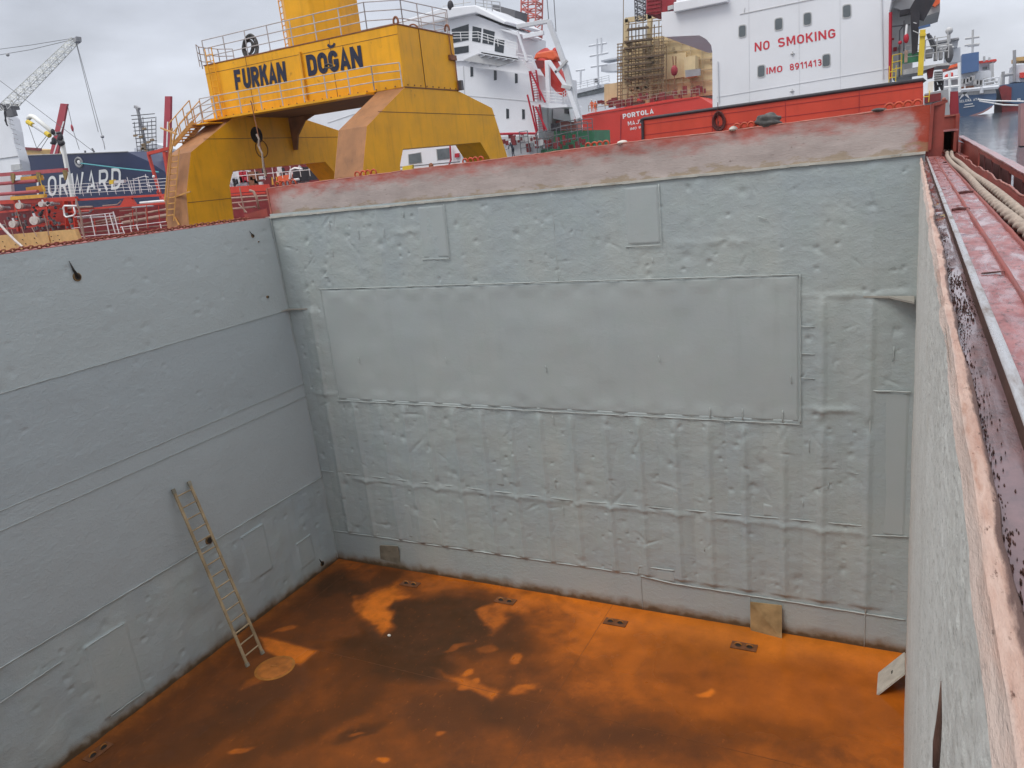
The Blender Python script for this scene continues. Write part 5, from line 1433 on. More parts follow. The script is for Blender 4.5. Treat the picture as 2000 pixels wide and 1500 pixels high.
lc = thing("lattice_crane", "red and white lattice tower crane behind the white ship's funnel", "crane", (-20, 110, 10))
lattice("tower", None, None, at(1037, 122, 110), at(1040, -60, 110), 2.6, "lattice_red", 14, .09, lc)
slab([(1005, 33), (1015, 28), (1024, 30), (1024, 46), (1006, 48)], 108, 2, "cab", "boat_orange", lc, bevel=.1)
slab([(1020, 76), (1040, 74), (1040, 92), (1022, 96)], 108, 3, "machine_deck", "rust_metal", lc)
lines([[(1072, 41), (1066, -30)], [(1086, 62), (1080, -30)]], 100, .06, "hoist_cable", "cable", lc)

# ---- deck cabin seen under the crane's arch
dc = thing("deck_cabin", "small white cabin with two windows framed by the yellow crane's arch", "cabin", (-20, 45, 8))
slab([(772, 292), (898, 270), (906, 345), (770, 350)], 45, 6, "wall", "ship_white", dc)
for P in ([(798, 302), (821, 298), (823, 317), (799, 320)], [(853, 292), (878, 289), (880, 309), (855, 312)]):
    f = slab([(a+(a-sum(q[0] for q in P)/4)*.12, b+(b-sum(q[1] for q in P)/4)*.12) for a, b in P], 44.97, .06, "window", "grey_light", dc); slab(P, 44.94, .05, "pane", "window_grey", f)
lines([[(879, 283), (881, 312), (877, 322)]], 44.7, .08, "fire_pipe", "stair_red", dc)
slab([(888, 300), (896, 299), (896, 307), (888, 308)], 44.8, .15, "fire_box", "stair_red", dc)
lines([[(778, 327), (898, 316)], [(778, 333), (898, 322)], [(838, 320), (840, 335)], [(806, 326), (806, 336)]], 44, .05, "handrail", "grey_dark", dc)
slab([(786, 325), (805, 322), (805, 330), (786, 333)], 43.8, .3, "yellow_cover", "post_yellow", dc)
mb = MB(); mb.ball(at(842, 324, 43.8), .22, .2, .26); mb.build("hose_reel", "rust_metal", dc, True)

# ---- red hull at the stern with the cream accommodation under scaffolding
pr = thing("red_ship", "bright red ship stern with white name lettering below the scaffolding", "ship", (5, 120, 8))
PY = 120
slab([(1137, 226), (1152, 221), (1300, 195), (1366, 189), (1393, 205), (1395, 300), (1140, 330)], PY, 12, "hull", "portola_red", pr)
def PT(a, b): return at(a, b, PY)
text_mesh("PORTOLA", "name_lettering", "letter_white", PT(1217, 232), PT(1277, 221.5), PT(1216, 222.8), pr, .22, .05, .14)
text_mesh("MAJURO", "port_lettering", "letter_white", PT(1227, 245.5), PT(1270, 238), PT(1226, 237.5), pr, .16, .05, .2)
text_mesh("IMO 946", "number_lettering", "letter_white", PT(1231, 254.5), PT(1262, 249), PT(1231, 249.5), pr, .16, .05, .2)
mb = MB(); mb.bar(PT(1213, 225)+Vector((0, -.05, 0)), PT(1212, 285)+Vector((0, -.05, 0)), .12, .1); mb.build("rudder_trunk", "dark_red", pr)
mb = MB(); mb.bar(PT(1137, 226)+Vector((0, -.05, 0)), PT(1366, 189)+Vector((0, -.05, 0)), .15, .2); mb.build("gunwale", "portola_red", pr)
MB().railing([PT(1150, 218), PT(1300, 193), PT(1366, 186)], 1.0, 1.6, 2, .05).build("stern_railing", "pipe_tan", pr)
slab([(1243, 197), (1246, 192), (1252, 196)], PY-.3, .3, "chock", "portola_red", pr)
mb = MB()
for i in range(30):
    qx = 1162+i*7.4+random.uniform(-3, 3); qy = 213-(qx-1162)*.13-random.uniform(2, 14); c = at(qx, qy, PY+random.uniform(1, 3)); w_ = random.uniform(.1, .5); h_ = random.uniform(.2, .8)
    mb.box((c.x-w_, c.y, c.z-h_), (c.x+w_, c.y+.4, c.z+h_))
mb.build_each("winch", "maroon", pr)
slab([(1180, 165), (1215, 160), (1216, 96), (1236, 78), (1294, 70), (1296, 64), (1392, 55), (1394, 185), (1300, 196), (1180, 206)], PY+8, 14, "accommodation", "cream", pr)
slab([(1295, 108), (1340, 102), (1340, 150), (1296, 156)], PY+7.4, .6, "upper_panel", "cream", pr)
mb = MB()
for i in range(15):
    qx = random.uniform(1222, 1388); qy = random.uniform(80, 175); w_ = random.uniform(2, 7); h_ = random.uniform(4, 12)
    mb.prism([at(qx, qy, PY+7.7), at(qx+w_, qy-.8, PY+7.7), at(qx+w_, qy+h_, PY+7.7), at(qx, qy+h_+.8, PY+7.7)], (0, .3, 0))
mb.build_each("wall_opening", "cream_dim", pr)
mb = MB()
for f_ in range(6):
    y0_ = 78+f_*21; mb.bar(at(1222, y0_+9, PY+7.6), at(1392, y0_-6, PY+7.6), .25, .18)
for qx in (1236, 1258, 1282, 1306, 1330, 1348, 1370): mb.bar(at(qx, 70, PY+7.6), at(qx+3, 186, PY+7.6), .12, .14)
mb.build("deck_edge", "cream_dim", pr)
slab([(1336, 112), (1358, 108), (1358, 148), (1337, 152)], PY+5, 3, "awning_box", "cream", pr)
slab([(1338, 137), (1368, 134), (1368, 147), (1339, 151)], PY+4.5, .2, "banner", "grey_mid", pr)
mb = MB(); mb.bar(at(1224, 38, PY+4), at(1221, 205, PY+4), .75, .75); mb.bar(at(1270, 28, PY+4), at(1265, 203, PY+4), .75, .75); mb.bar(at(1222, 40, PY+4), at(1300, 28, PY+4), .75, .75)
mb.bar(at(1266, 120, PY+4), at(1284, 75, PY+4), .5, .5); mb.bar(at(1224, 175, PY+4), at(1238, 188, PY+4), .5, .5); mb.bar(at(1263, 172, PY+4), at(1246, 188, PY+4), .5, .5); mb.bar(at(1222, 172, PY+4), at(1265, 165, PY+4), .45, .45)
mb.build("stern_gantry", "cream", pr)
sc_ = thing("scaffolding", "brown tube scaffolding with boards wrapped round the cream superstructure", "scaffolding", (0, 121, 12))
mb = MB()
for qx in (1207, 1216, 1228, 1242, 1256, 1272, 1287, 1296): mb.tube([at(qx-1, 200-(qx-1207)*.12, PY+3), at(qx, 40 if 1218 < qx < 1300 else 85, PY+3)], .09, 4); mb.tube([at(qx+5, 200-(qx-1207)*.12, PY+5), at(qx+6, 48 if 1218 < qx < 1290 else 90, PY+5)], .10, 4)
for i in range(13):
    y_ = 48+i*12.5
    if y_ < 84: mb.tube([at(1222, y_, PY+3), at(1294, y_-9, PY+3)], .08, 4)
    else:
        mb.tube([at(1205, y_+1, PY+3), at(1298, y_-11, PY+3)], .09, 4); mb.tube([at(1205, y_+7, PY+5), at(1298, y_-5, PY+5)], .09, 4); mb.tube([at(1207+i*5, y_, PY+3), at(1225+i*5, y_+13, PY+3)], .08, 4)
mb.tube([at(1218, -30, PY+3), at(1217, 90, PY+3)], .07, 4)
mb.build("tube_frame", "scaffold", sc_)
mb = MB()
for i, y_ in enumerate((58, 95, 116, 128, 141, 82, 154)):
    xa, xb = (1226, 1266) if i == 0 else (1220, 1296-(i % 2)*22)
    mb.bar(at(xa, y_, PY+2.6), at(xb, y_-(xb-xa)*.12, PY+2.6), .8, .28)
mb.build_each("board", "scaffold_board", sc_)
mb = MB()
for i in range(30):
    qx = random.uniform(1208, 1292); qy = random.uniform(80, 175); c = at(qx, qy, PY+3); mb.box((c.x-random.uniform(.15, .8), c.y, c.z-.2), (c.x+.2, c.y+.4, c.z+random.uniform(.1, .6)))
mb.build_each("hanging_gear", "scaffold", sc_)
hk = thing("crane_hook", "dark red crane hook block hanging in front of the cream superstructure", "hook block", (2, 112, 20))
mb = MB(); c = at(1317, 138, 112); mb.ball(c, .55, .35, .8); mb.build("block", "dark_red", hk, True)
lines([[(1314, 110), (1315, 130)], [(1320, 110), (1320, 130)], [(1317, 146), (1318, 168), (1320, 174)]], 112, .09, "cable", "rust_metal", hk)
fn = thing("red_funnel", "dark red louvred funnel box rising beside the white deckhouse roof", "funnel", (0, 60, 15))
slab([(1262, -30), (1316, -40), (1316, 18), (1282, 28), (1262, 27)], 58, 4, "casing", "dark_red", fn)
mb = MB()
for i in range(7): mb.bar(at(1264, -20+i*7.5, 57.95), at(1290, -24+i*7.5, 57.95), .05, .06)
mb.bar(at(1291, -30, 57.95), at(1291, 27, 57.95), .06, .06); mb.build_each("louvre", "maroon", fn)
slab([(1304, 12), (1314, 9), (1314, 17), (1304, 20)], 57.6, .3, "floodlight", "grey_light", fn)
lattice("radar_mast", "thin dark lattice mast left of the red funnel", "mast", at(1251, 40, 62), at(1249, -40, 62), .8, "grey_dark", 12, .03)

# ---- far white ship with the mast
wf = thing("distant_ship", "distant white ship with window band and pale cross-tree mast", "ship", (-15, 190, 10))
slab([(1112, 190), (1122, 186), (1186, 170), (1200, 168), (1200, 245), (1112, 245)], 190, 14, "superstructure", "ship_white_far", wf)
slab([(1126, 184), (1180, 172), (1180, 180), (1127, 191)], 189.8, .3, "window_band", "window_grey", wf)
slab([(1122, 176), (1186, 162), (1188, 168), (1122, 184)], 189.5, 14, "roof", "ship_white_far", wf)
slab([(1174, 118), (1210, 110), (1210, 113), (1174, 121)], 190, 6, "upper_deck", "ship_white_far", wf)
slab([(1174, 128), (1212, 122), (1212, 138), (1174, 140)], 190, 6, "upper_house", "ship_white_far", wf)
lines([[(1169, 170), (1166, 76)], [(1150, 90), (1185, 84)], [(1152, 110), (1188, 103)], [(1154, 131), (1186, 126)], [(1175, 86), (1174, 74)], [(1175, 108), (1175, 84)], [(1134, 165), (1134, 137)], [(1125, 138), (1142, 136)]], 189, .28, "mast", "ship_white_far", wf)
MB().railing([at(1120, 176, 188), at(1190, 160, 188)], 1.6, 2.0, 3, .09).build("roof_railing", "ship_white_far", wf)
mb = MB(); mb.box(at(1160, 162, 188), at(1168, 154, 189)+Vector((0, 1, 0))); mb.build("radar", "grey_dark", wf)

# ---- blue ship on the right
sl_ = thing("blue_ship", "blue hulled ship with white lettering and blue funnel across the water", "ship", (40, 165, 10))
SY = 160
slab([(1850, 190), (1874, 187), (1946, 182), (1946, 192), (1944, 200), (1938, 208), (1930, 214), (1919, 220), (1905, 226), (1891, 229.5), (1850, 231)], SY, 30, "hull", "selena_blue", sl_)
slab([(1850, 229.5), (1891, 227), (1919, 217.5), (1938, 206), (1938, 209), (1930, 215), (1919, 221), (1891, 230.5), (1850, 232)], SY-.3, 28, "boot_top", "pink_boot", sl_)
slab([(1850, 179), (1943, 172), (1946, 182.5), (1850, 191)], SY+.1, 29, "bulwark", "grey_light", sl_)
lines([[(1850, 180), (1950, 170)], [(1917, 182), (1917, 170)]], SY-.4, .35, "rail", "ship_white_far", sl_)
slab([(1872, 150), (1876, 143), (1932, 137), (1936, 140), (1936, 176), (1872, 180)], SY+8, 16, "house", "ship_white_far", sl_)
slab([(1879, 106), (1912, 101), (1912, 138), (1878, 144)], SY+6, 5, "funnel", "funnel_blue", sl_)
slab([(1912, 121), (1936, 118), (1936, 140), (1912, 143)], SY+12, 10, "bridge", "ship_white_far", sl_)
slab([(1919, 131), (1928, 130), (1928, 135), (1919, 136)], SY+11.8, .3, "window", "window_grey", sl_)
slab([(1912, 119), (1946, 115), (1947, 119), (1912, 124)], SY+11, 12, "bridge_roof", "portola_red", sl_)
slab([(1933, 124), (1941, 122), (1942, 172), (1934, 172)], SY+10, 2, "bridge_wing_post", "grey_light", sl_)
lines([[(1899, 104), (1900, 58)], [(1885, 76), (1913, 72)], [(1884, 89), (1913, 86)], [(1890, 90), (1912, 88)], [(1922, 120), (1922, 110)], [(1932, 118), (1932, 112)], [(1941, 172), (1952, 166)], [(1955, 168), (1957, 145)], [(1936, 150), (1948, 162)]], SY+9, .22, "mast", "grey_light", sl_)
slab([(1876, 170), (1902, 167), (1902, 173), (1876, 177)], SY+7, 1, "brown_panel", "rust_metal", sl_)
MB().railing([at(1920, 176, SY), at(1950, 171, SY)], 1.8, 2.2, 3, .12).build("stern_railing", "ship_white_far", sl_)
mb = MB()
for i in range(9):
    qx = 1880+i*6.5; qy = 158+random.uniform(-6, 8); c = at(qx, qy, SY+6); mb.box((c.x-.4, c.y, c.z-.4), (c.x+.4, c.y+1, c.z+.5))
mb.build_each("deck_fitting", "grey_mid", sl_)
def ST(a, b): return at(a, b, SY)
text_mesh("SELENA", "name_lettering", "letter_white", ST(1873.5, 201), ST(1897, 197.6), ST(1873.5, 196), sl_, .2, .15, .2)
text_mesh("ATA", "name_lettering", "letter_white", ST(1901, 197), ST(1912, 195.5), ST(1901, 192.4), sl_, .2, .15, .2)
slab([(1884, 204), (1900, 201.6), (1900, 203.2), (1884, 205.6)], SY-.12, .1, "port_lettering", "letter_white", sl_)
slab([(1882, 209), (1903, 206), (1903, 207.4), (1882, 210.4)], SY-.12, .1, "number_lettering", "letter_white", sl_)
mb = MB()
for a in range(5):
    A = math.radians(90+72*a); c = at(1884, 181, SY-.2); tip = c+Vector((1.5*math.cos(A), 0, 1.5*math.sin(A)))
    n1_ = c+Vector((.3*math.cos(A+1.2), 0, .3*math.sin(A+1.2))); n2_ = c+Vector((.3*math.cos(A-1.2), 0, .3*math.sin(A-1.2)))
    mb.prism([c, n1_, tip, n2_], (0, .08, 0))
mb.build("stern_emblem", "letter_white", sl_)
# clutter between the platform and the blue ship
os_ = thing("orange_boat_deck", "red and white boat deck with railings left of the blue ship", "boat deck", (28, 110, 12))
slab([(1842, 132), (1868, 124), (1876, 122), (1876, 128), (1842, 137)], 110, 6, "roof", "boat_orange", os_)
slab([(1845, 146), (1862, 140), (1862, 150), (1846, 152)], 109, 4, "life_raft", "portola_red", os_, bevel=.2)
slab([(1842, 152), (1876, 146), (1876, 181), (1842, 183)], 112, 4, "wall", "ship_white_far", os_)
slab([(1855, 158), (1874, 154), (1874, 168), (1855, 170)], 111.5, .4, "opening", "grey_mid", os_)
lines([[(1842, 155), (1874, 151)], [(1844, 172), (1874, 168)], [(1874, 180), (1873, 122)], [(1855, 178), (1854, 140)]], 109, .2, "post", "letter_white", os_)
fw = thing("distant_ship", "pale misty ship bridge above the grey platform at right", "ship", (25, 150, 14))
slab([(1818, 82), (1872, 73), (1874, 76), (1820, 86)], 150, 8, "bridge_roof", "grey_mid", fw)
slab([(1820, 86), (1872, 77), (1870, 92), (1822, 100)], 152, 6, "bridge_front", "ship_white_far", fw)
slab([(1845, 98), (1876, 92), (1876, 120), (1845, 124)], 153, 6, "lower_house", "ship_white_far", fw)
lines([[(1854, 82), (1854, 60)], [(1830, 98), (1863, 92)], [(1832, 92), (1860, 88)]], 149, .2, "mast", "grey_light", fw)
mb = MB(); mb.ball(at(1854, 60, 149), .6); mb.build("lamp", "grey_light", fw, True)
# bow at the right edge
bs = thing("bow_ship", "blue and maroon ship bow at the right edge beyond the water", "ship", (58, 165, 8))
BY = 165
slab([(1953, 167), (1962, 165), (2090, 150), (2090, 196), (1985, 203), (1958, 200)], BY, 20, "hull", "selena_blue", bs)
slab([(1958, 200), (1985, 203), (2090, 196), (2090, 236), (1978, 234), (1957, 228)], BY+.3, 18, "lower_hull", "maroon", bs)
slab([(1951, 170), (1962, 166), (1976, 171), (1975, 196), (1958, 200)], BY-.4, 2, "bow_stain", "maroon", bs)
slab([(1980, 128), (2060, 118), (2060, 160), (1978, 160)], BY+5, 8, "house", "ship_white_far", bs)
slab([(1984, 112), (2040, 106), (2040, 116), (1984, 119)], BY+5, 8, "roof", "tray_tan", bs)
lines([[(1981, 160), (1981, 98)], [(1960, 148), (1982, 144)], [(1959, 167), (1959, 140)]], BY+4, .3, "post", "grey_mid", bs)
slab([(1992, 142), (2030, 138), (2030, 152), (1992, 152)], BY+4, 2, "winch", "portola_red", bs)
text_mesh("ID", "hull_mark", "letter_white", at(1987, 196.5, BY), at(1993, 196, BY), at(1987, 192.5, BY), bs, .2, .15)
lines([[(1910, 194), (1940, 197), (2000, 198)], [(1912, 197), (1960, 205), (2000, 206)]], SY-3, .12, "mooring_line", "letter_white")
tag(bpy.data.objects["mooring_line"], "two thin pale mooring lines between the blue ship and the bow at right", "mooring line")
o = slab([(1994, 202), (2010, 200), (2010, 285), (1993, 285)], 70, 2, "dolphin_post", "pink_boot"); tag(o, "brown mooring post standing in the water at the right edge", "post")

# ================================================================== LEFT SIDE OF THE HARBOUR
# dark blue hull
fh = thing("navy_ship", "dark navy ship hull with large white letters and a mooring hole", "ship", (-70, 92, 8))
NY = 90
slab([(30, 306), (37, 305), (130, 300), (250, 297), (292, 316), (345, 350), (360, 470), (20, 480)], NY, 18, "hull", "navy_hull", fh)
def NTx(a, b): return at(a, b, NY)
text_mesh("FORWARD", "name_lettering", "letter_white", NTx(73, 386), NTx(236, 369), NTx(72, 347), fh, .145, .06, .22)
c = at(154, 317, NY-.1)
MB().tube([c+Vector((1.0*math.cos(a), 0, .85*math.sin(a))) for a in np.linspace(0, 6.28, 20)[:-1]], .22, 6, True).build("mooring_hole_rim", "grey_mid", fh, True)
MB().ball(c, .5, .15, .45).build("mooring_bight", "letter_white", fh, True)
lines([[(158, 319), (230, 328), (310, 336)]], NY-1, .12, "mooring_line", "teal_rope")
tag(bpy.data.objects["mooring_line.001"], "thin teal mooring line running from the navy hull to the crane leg", "mooring line")
lines([[(40, 304), (250, 296)]], NY-.1, .1, "gunwale", "grey_mid", fh)
lines([[(167, 300), (166, 294)], [(184, 297), (180, 290)]], NY, .18, "fitting", "grey_dark", fh)
# white house at the far left
wl = thing("white_ship", "white curved ship house at the left edge below the lattice boom", "ship", (-55, 70, 8))
slab([(-90, 222), (-20, 216), (12, 216), (17, 222), (24, 250), (28, 280), (32, 292), (38, 312), (43, 350), (-90, 370)], 70, Vector((-7.5, 6.5, 0)), "house_wall", "ship_white", wl)
lines([[(-60, 318), (34, 305)]], 69.9, .07, "deck_line", "grey_mid", wl)
slab([(21, 322), (38, 320), (40, 331), (22, 334)], 69.8, .4, "vent_panel", "grey_light", wl)
lines([[(0, 203), (10, 207), (9, 222), (13, 244)], [(4, 204), (13, 214), (10, 236), (15, 246)]], 69.5, .12, "cable_bundle", "black_steel", wl)
slab([(12, 216), (22, 214), (26, 226), (13, 229)], 69.2, .8, "cable_box", "grey_dark", wl)
mb = MB()
for i in range(7):
    q = (16+i*2.6, 232+i*9.5); mb.bar(at(q[0], q[1], 69.6), at(q[0]+9, q[1]+3, 69.6), .08, .08)
mb.build_each("step", "grey_mid", wl)
# lattice boom
bm_ = thing("boom_crane", "pale lattice crane boom rising against the sky at upper left", "crane", (-75, 98, 20))
lattice("boom", None, None, at(8, 216, 98), at(147, 78, 98), 2.0, "lattice_pale", 22, .065, bm_, .55)
slab([(142, 78), (148, 71), (149, 80), (145, 84)], 97.5, 1.2, "boom_head", "grey_mid", bm_)
slab([(0, 205), (18, 202), (22, 214), (0, 216)], 97, 2, "boom_foot", "grey_dark", bm_)
lines([[(147, 74), (60, 88), (-30, 100)], [(147, 76), (60, 97), (-30, 112)], [(149, 82), (199, 264)], [(148, 82), (192, 258)]], 98, .055, "cable", "cable", bm_)
mb = MB(); mb.ball(at(15, 107, 98), .5, .3, .35); mb.build("cable_block", "grey_mid", bm_, True)
hb_ = thing("crane_hook", "round grey headache ball and hook hanging from the lattice boom", "hook ball", tuple(at(200, 268, 98)))
MB().ball(at(200, 267, 98), .38, .38, .33).build("ball", "grey_mid", hb_, True)
lines([[(200, 271), (203, 280), (205, 292)]], 98, .1, "hook", "grey_light", hb_)
lines([[(-10, 150), (50, 195), (112, 242), (184, 297)]], 96, .06, "stay_cable", "cable"); tag(bpy.data.objects["stay_cable"], "long thin stay cable slanting down the sky to the navy hull", "cable")
# red crane posts
def redpost(P, Y, label):
    t_ = thing("red_post", label, "crane post", tuple(at(*P[0], Y)))
    b = MB(); b.prism([at(a, c, Y) for a, c in P], (0, .45, 0)); b.build("post", "dark_red2", t_)
    m0 = [(P[0][0]*.6+P[3][0]*.4, P[0][1]), (P[1][0]*.62+P[2][0]*.38, P[1][1]*.65+P[0][1]*.35), (P[1][0]*.42+P[2][0]*.58, P[1][1]*.65+P[0][1]*.35), (P[0][0]*.42+P[3][0]*.58, P[0][1])]
    slab(m0, Y-.06, .04, "stripe", "letter_white", t_)
paint("dark_red2", (.42, .05, .07), .5, .1, .5)
redpost([(97, 302), (118, 202), (131, 203), (112, 302)], 108, "red crane post with a white stripe standing behind the navy hull")
redpost([(317, 330), (322, 188), (333, 188), (331, 330)], 95, "tall red post with a white stripe close to the crane stairs")
lines([[(132, 206), (141, 246)], [(142, 252), (155, 292)]], 108, .06, "hook_cable", "cable"); tag(bpy.data.objects["hook_cable.001"] if "hook_cable.001" in bpy.data.objects else bpy.data.objects["hook_cable"], "thin cable with hook hanging from the red crane post", "cable")
mb = MB(); mb.ball(at(141, 250, 107.8), .35, .25, .8); o = mb.build("hook_block", "dark_red2", None, True); tag(o, "small red hook block hanging beside the striped red post", "hook block")
# hose handling crane
hc_ = thing("hose_crane", "white and yellow hydraulic hose crane folded above the tanker deck", "crane", tuple(at(150, 420, 50)))
MB().tube([at(55, 232, 50), at(60, 227, 50), at(66, 228, 50), at(108, 262, 50)], .28, 8).build("jib", "lattice_pale", hc_, 'all')
MB().tube([at(58, 240, 49.5), at(92, 262, 49.5)], .22, 8).build("ram", "ship_white_dim", hc_, True)
mb = MB(); mb.tube([at(54, 238, 49.4), at(64, 244, 49.4)], .30, 8); mb.tube([at(90, 260, 49.4), at(97, 265, 49.4)], .30, 8); mb.build_each("ram_collar", "post_yellow", hc_, smooth=True)
MB().bar(at(120, 270, 50), at(150, 430, 50), .40, .40).build("boom", "lattice_pale", hc_, bevel=.03)
mb = MB()
for i in range(9): c = at(random.uniform(103, 126), random.uniform(254, 280), 49.6); mb.ball(c, random.uniform(.2, .5), .3, random.uniform(.2, .5), 8, 6)
mb.build("knuckle_joint", "black_steel", hc_, True)
lines([[(60, 232), (54, 240), (72, 290)], [(96, 266), (78, 294)], [(92, 264), (70, 292)]], 49.7, .035, "hydraulic_hose", "cable", hc_)
# scaffolded mast and house on a far ship
sm = thing("scaffolding", "dark tube scaffolding round a mast between the two red posts", "scaffolding", tuple(at(290, 320, 100)))
mb = MB()
for i in range(6): mb.tube([at(262+i*8.5, 238-(i % 3)*5, 100), at(270+i*7, 310, 100)], .09, 4)
for j in range(11): mb.tube([at(256+j*1.4, 226+j*7.5, 100), at(302+j*.6, 222+j*7.5, 100)], .09, 4)
mb.build("tube_frame", "grey_dark", sm)
mb = MB(); mb.bar(at(268, 210, 100.5), at(290, 310, 100.5), .45, .45); mb.bar(at(264, 208, 100.4), at(272, 213, 100.4), .6, .5); mb.build("mast", "grey_mid", sm)
mb = MB()
for i in range(14): c = at(random.uniform(262, 308), random.uniform(250, 312), 99.8); mb.box((c.x-.5, c.y, c.z-.15), (c.x+.6, c.y+.2, c.z+.25))
mb.build_each("board", "scaffold", sm)
fs_ = thing("distant_ship", "white superstructure half hidden by the scaffolding left of the crane stairs", "ship", tuple(at(300, 340, 105)))
slab([(262, 290), (300, 280), (345, 292), (345, 360), (270, 350)], 105, 8, "superstructure", "ship_white_far", fs_)
slab([(268, 296), (300, 290), (300, 297), (268, 303)], 104.8, .3, "window_band", "window_grey", fs_)
rs = thing("red_davit", "red angled davit frame in front of the white superstructure by the stairs", "davit", tuple(at(310, 350, 60)))
mb = MB(); mb.bar(at(290, 301, 60), at(318, 398, 60), .30, .35); mb.bar(at(290, 300, 60), at(330, 290, 60), .5, .4); mb.bar(at(322, 296, 60), at(330, 345, 60), .5, .4); mb.bar(at(308, 374, 60), at(325, 396, 60), .35, .3); mb.build("davit_arm", "beam_red", rs)
o = slab([(34, 291), (78, 293), (82, 304), (36, 306)], 130, 6, "tan_building", "tray_tan"); tag(o, "low tan building with a dark red roof edge behind the navy hull", "building")
MB().bar(at(34, 289, 129.8), at(80, 292, 129.8), .6, .7).build("roof", "maroon").parent = o

paint("beam_pink", (.42, .085, .095), .5, .15, 1.5, streak=.25)
paint("saddle_olive", (.24, .17, .06), .7, .3, 3)
paint("tray_orange", (.68, .36, .05), .5, .15, 2)
paint("drum_blue", (.05, .08, .15), .5, .2, 2)
# ---- tanker deck with manifold
tk = thing("tanker", "red tanker deck with cargo pipes, railings and girders left of the crane", "ship", (-28, 30, 7))
TY = 28
slab([(-120, 440), (560, 372), (560, 460), (-120, 540)], TY+9, 1, "deck_side", "maroon", tk)
mb = MB(); mb.add([at(-150, 470, 24)+Vector((0, -2, -1.8)), at(600, 400, 24)+Vector((0, -2, -1.8)), at(600, 400, 24)+Vector((2, 16, -1.8)), at(-150, 470, 24)+Vector((-10, 16, -1.8))], [(0, 1, 2, 3)]); mb.build("main_deck", "maroon", tk)
def beam(qa, qb, Y, w, h, name, mat): return MB().bar(at(*qa, Y), at(*qb, Y), w, h).build(name, mat, tk)
beam((-60, 346), (128, 332), TY, .5, .30, "pipe_bridge", "beam_pink"); 
for qa, qb in (((-60, 364), (72, 353)), ((-60, 384), (74, 374))):
    MB().tube([at(*qa, TY), at(*qb, TY)], .15, 10).build("cargo_pipe", "beam_pink", tk, True)
beam((-60, 398), (150, 388), TY+.3, .3, .34, "cross_girder", "beam_red")
beam((-60, 420), (115, 404), TY+.3, .3, .16, "cross_girder", "beam_red")
beam((-60, 452), (150, 436), TY+.4, .3, .14, "cross_girder", "beam_red")
for qx in (30, 92, 126, 143): MB().bar(at(qx, 392, TY+.2), at(qx+6, 452, TY+.2), .18, .25).build("girder_post", "beam_red", tk)
beam((140, 391), (335, 380), TY+.6, .25, .16, "walkway_girder", "beam_red"); beam((140, 410), (335, 396), TY+.6, .25, .14, "walkway_girder", "beam_red")
MB().prism([at(234, 402, TY+.5), at(244, 385, TY+.5), at(254, 384, TY+.5), at(264, 399, TY+.5)], (0, .2, 0)).build("girder_gusset", "beam_red", tk)
slab([(-60, 398), (140, 390), (150, 470), (-60, 480)], TY+2.2, .3, "back_panel", "maroon", tk)
slab([(60, 398), (128, 394), (130, 436), (62, 442)], TY+1.5, .2, "red_panel", "beam_red", tk)
# hose saddles
for qx, qy in ((20, 338), (70, 336), (122, 332)):
    MB().prism([at(qx, qy, TY-.3), at(qx+8, qy+1, TY-.3), at(qx+9, qy+9, TY-.3), at(qx+6, qy+20, TY-.3), at(qx+4, qy+20, TY-.3), at(qx+1, qy+9, TY-.3)], (0, .08, 0)).build("hose_saddle", "saddle_olive", tk)
slab([(40, 346), (78, 342), (80, 352), (40, 356)], TY+1.2, .3, "yellow_panel", "tray_orange", tk); slab([(50, 366), (80, 362), (84, 374), (52, 378)], TY+1.2, .3, "yellow_panel", "tray_orange", tk)
slab([(20, 384), (85, 379), (86, 386), (20, 391)], TY-.1, .3, "yellow_panel", "tray_orange", tk)
slab([(-60, 350), (20, 344), (24, 392), (-60, 398)], TY+2, .3, "white_panel", "ship_white_dim", tk)
lines([[(78, 344), (80, 358), (86, 370), (88, 382)]], TY-.3, .035, "yellow_line", "post_yellow", tk)
# manifold valves with blank flanges
def flange(qx, qy, r, Y, mat="flange_pale", open_=False):
    c = at(qx, qy, Y); ax = Vector((.45, -.9, .05)).normalized()
    g_ = MB().lathe(c-ax*1.6, ax, [(0, r*.55), (.9, r*.55), (.95, r*.9), (1.1, r*.9), (1.12, r*.5), (1.3, r*.5)], 14).build("manifold_pipe", "grey_mid", tk, True)
    if open_:
        MB().tube([c+Vector((r*.8*math.cos(a), -.05, r*.8*math.sin(a))) for a in np.linspace(0, 6.28, 18)[:-1]], r*.26, 6, True).build("flange_ring", mat, g_, True)
        MB().lathe(c, ax, [(0, r*.7), (.02, r*.7)], 14).build("bore", "stain_black", g_)
    else:
        mb = MB(); mb.lathe(c, ax, [(-.3, r*1.02), (-.22, r*1.02), (-.2, r*.7), (-.06, r*.7), (-.05, r), (.05, r)], 18); mb.build("blank_flange", mat, g_, True)
        MB().lathe(c+Vector((-r*.5, .3, r*.9)), (-.3, 0, .9), [(0, r*.28), (r*.8, r*.28)], 8).build("grab_handle", "ship_white_dim", g_, True)
for q in [(36, 402, .27, 27), (-4, 406, .24, 27.2), (80, 399, .22, 27), (24, 438, .30, 26.4), (66, 431, .36, 26.2), (-14, 442, .28, 26.6)]: flange(*q)
flange(94, 398, .20, 27, "flange_pale", True)
mb = MB()
for i in range(16):
    c = at(random.uniform(60, 112), random.uniform(396, 426), 26.9); mb.ball(c, random.uniform(.06, .2), .12, random.uniform(.06, .2), 7, 5)
mb.build_each("valve_gear", "black_steel", tk, smooth=True)
mb = MB()
for i in range(44):
    qx = random.uniform(-20, 140); c = at(qx, random.uniform(420, 452), 27.2); mb.box((c.x-random.uniform(.03, .16), c.y, c.z-.06), (c.x+.08, c.y+.15, c.z+random.uniform(.03, .25)))
mb.build_each("pipe_fitting", "grey_dark", tk)
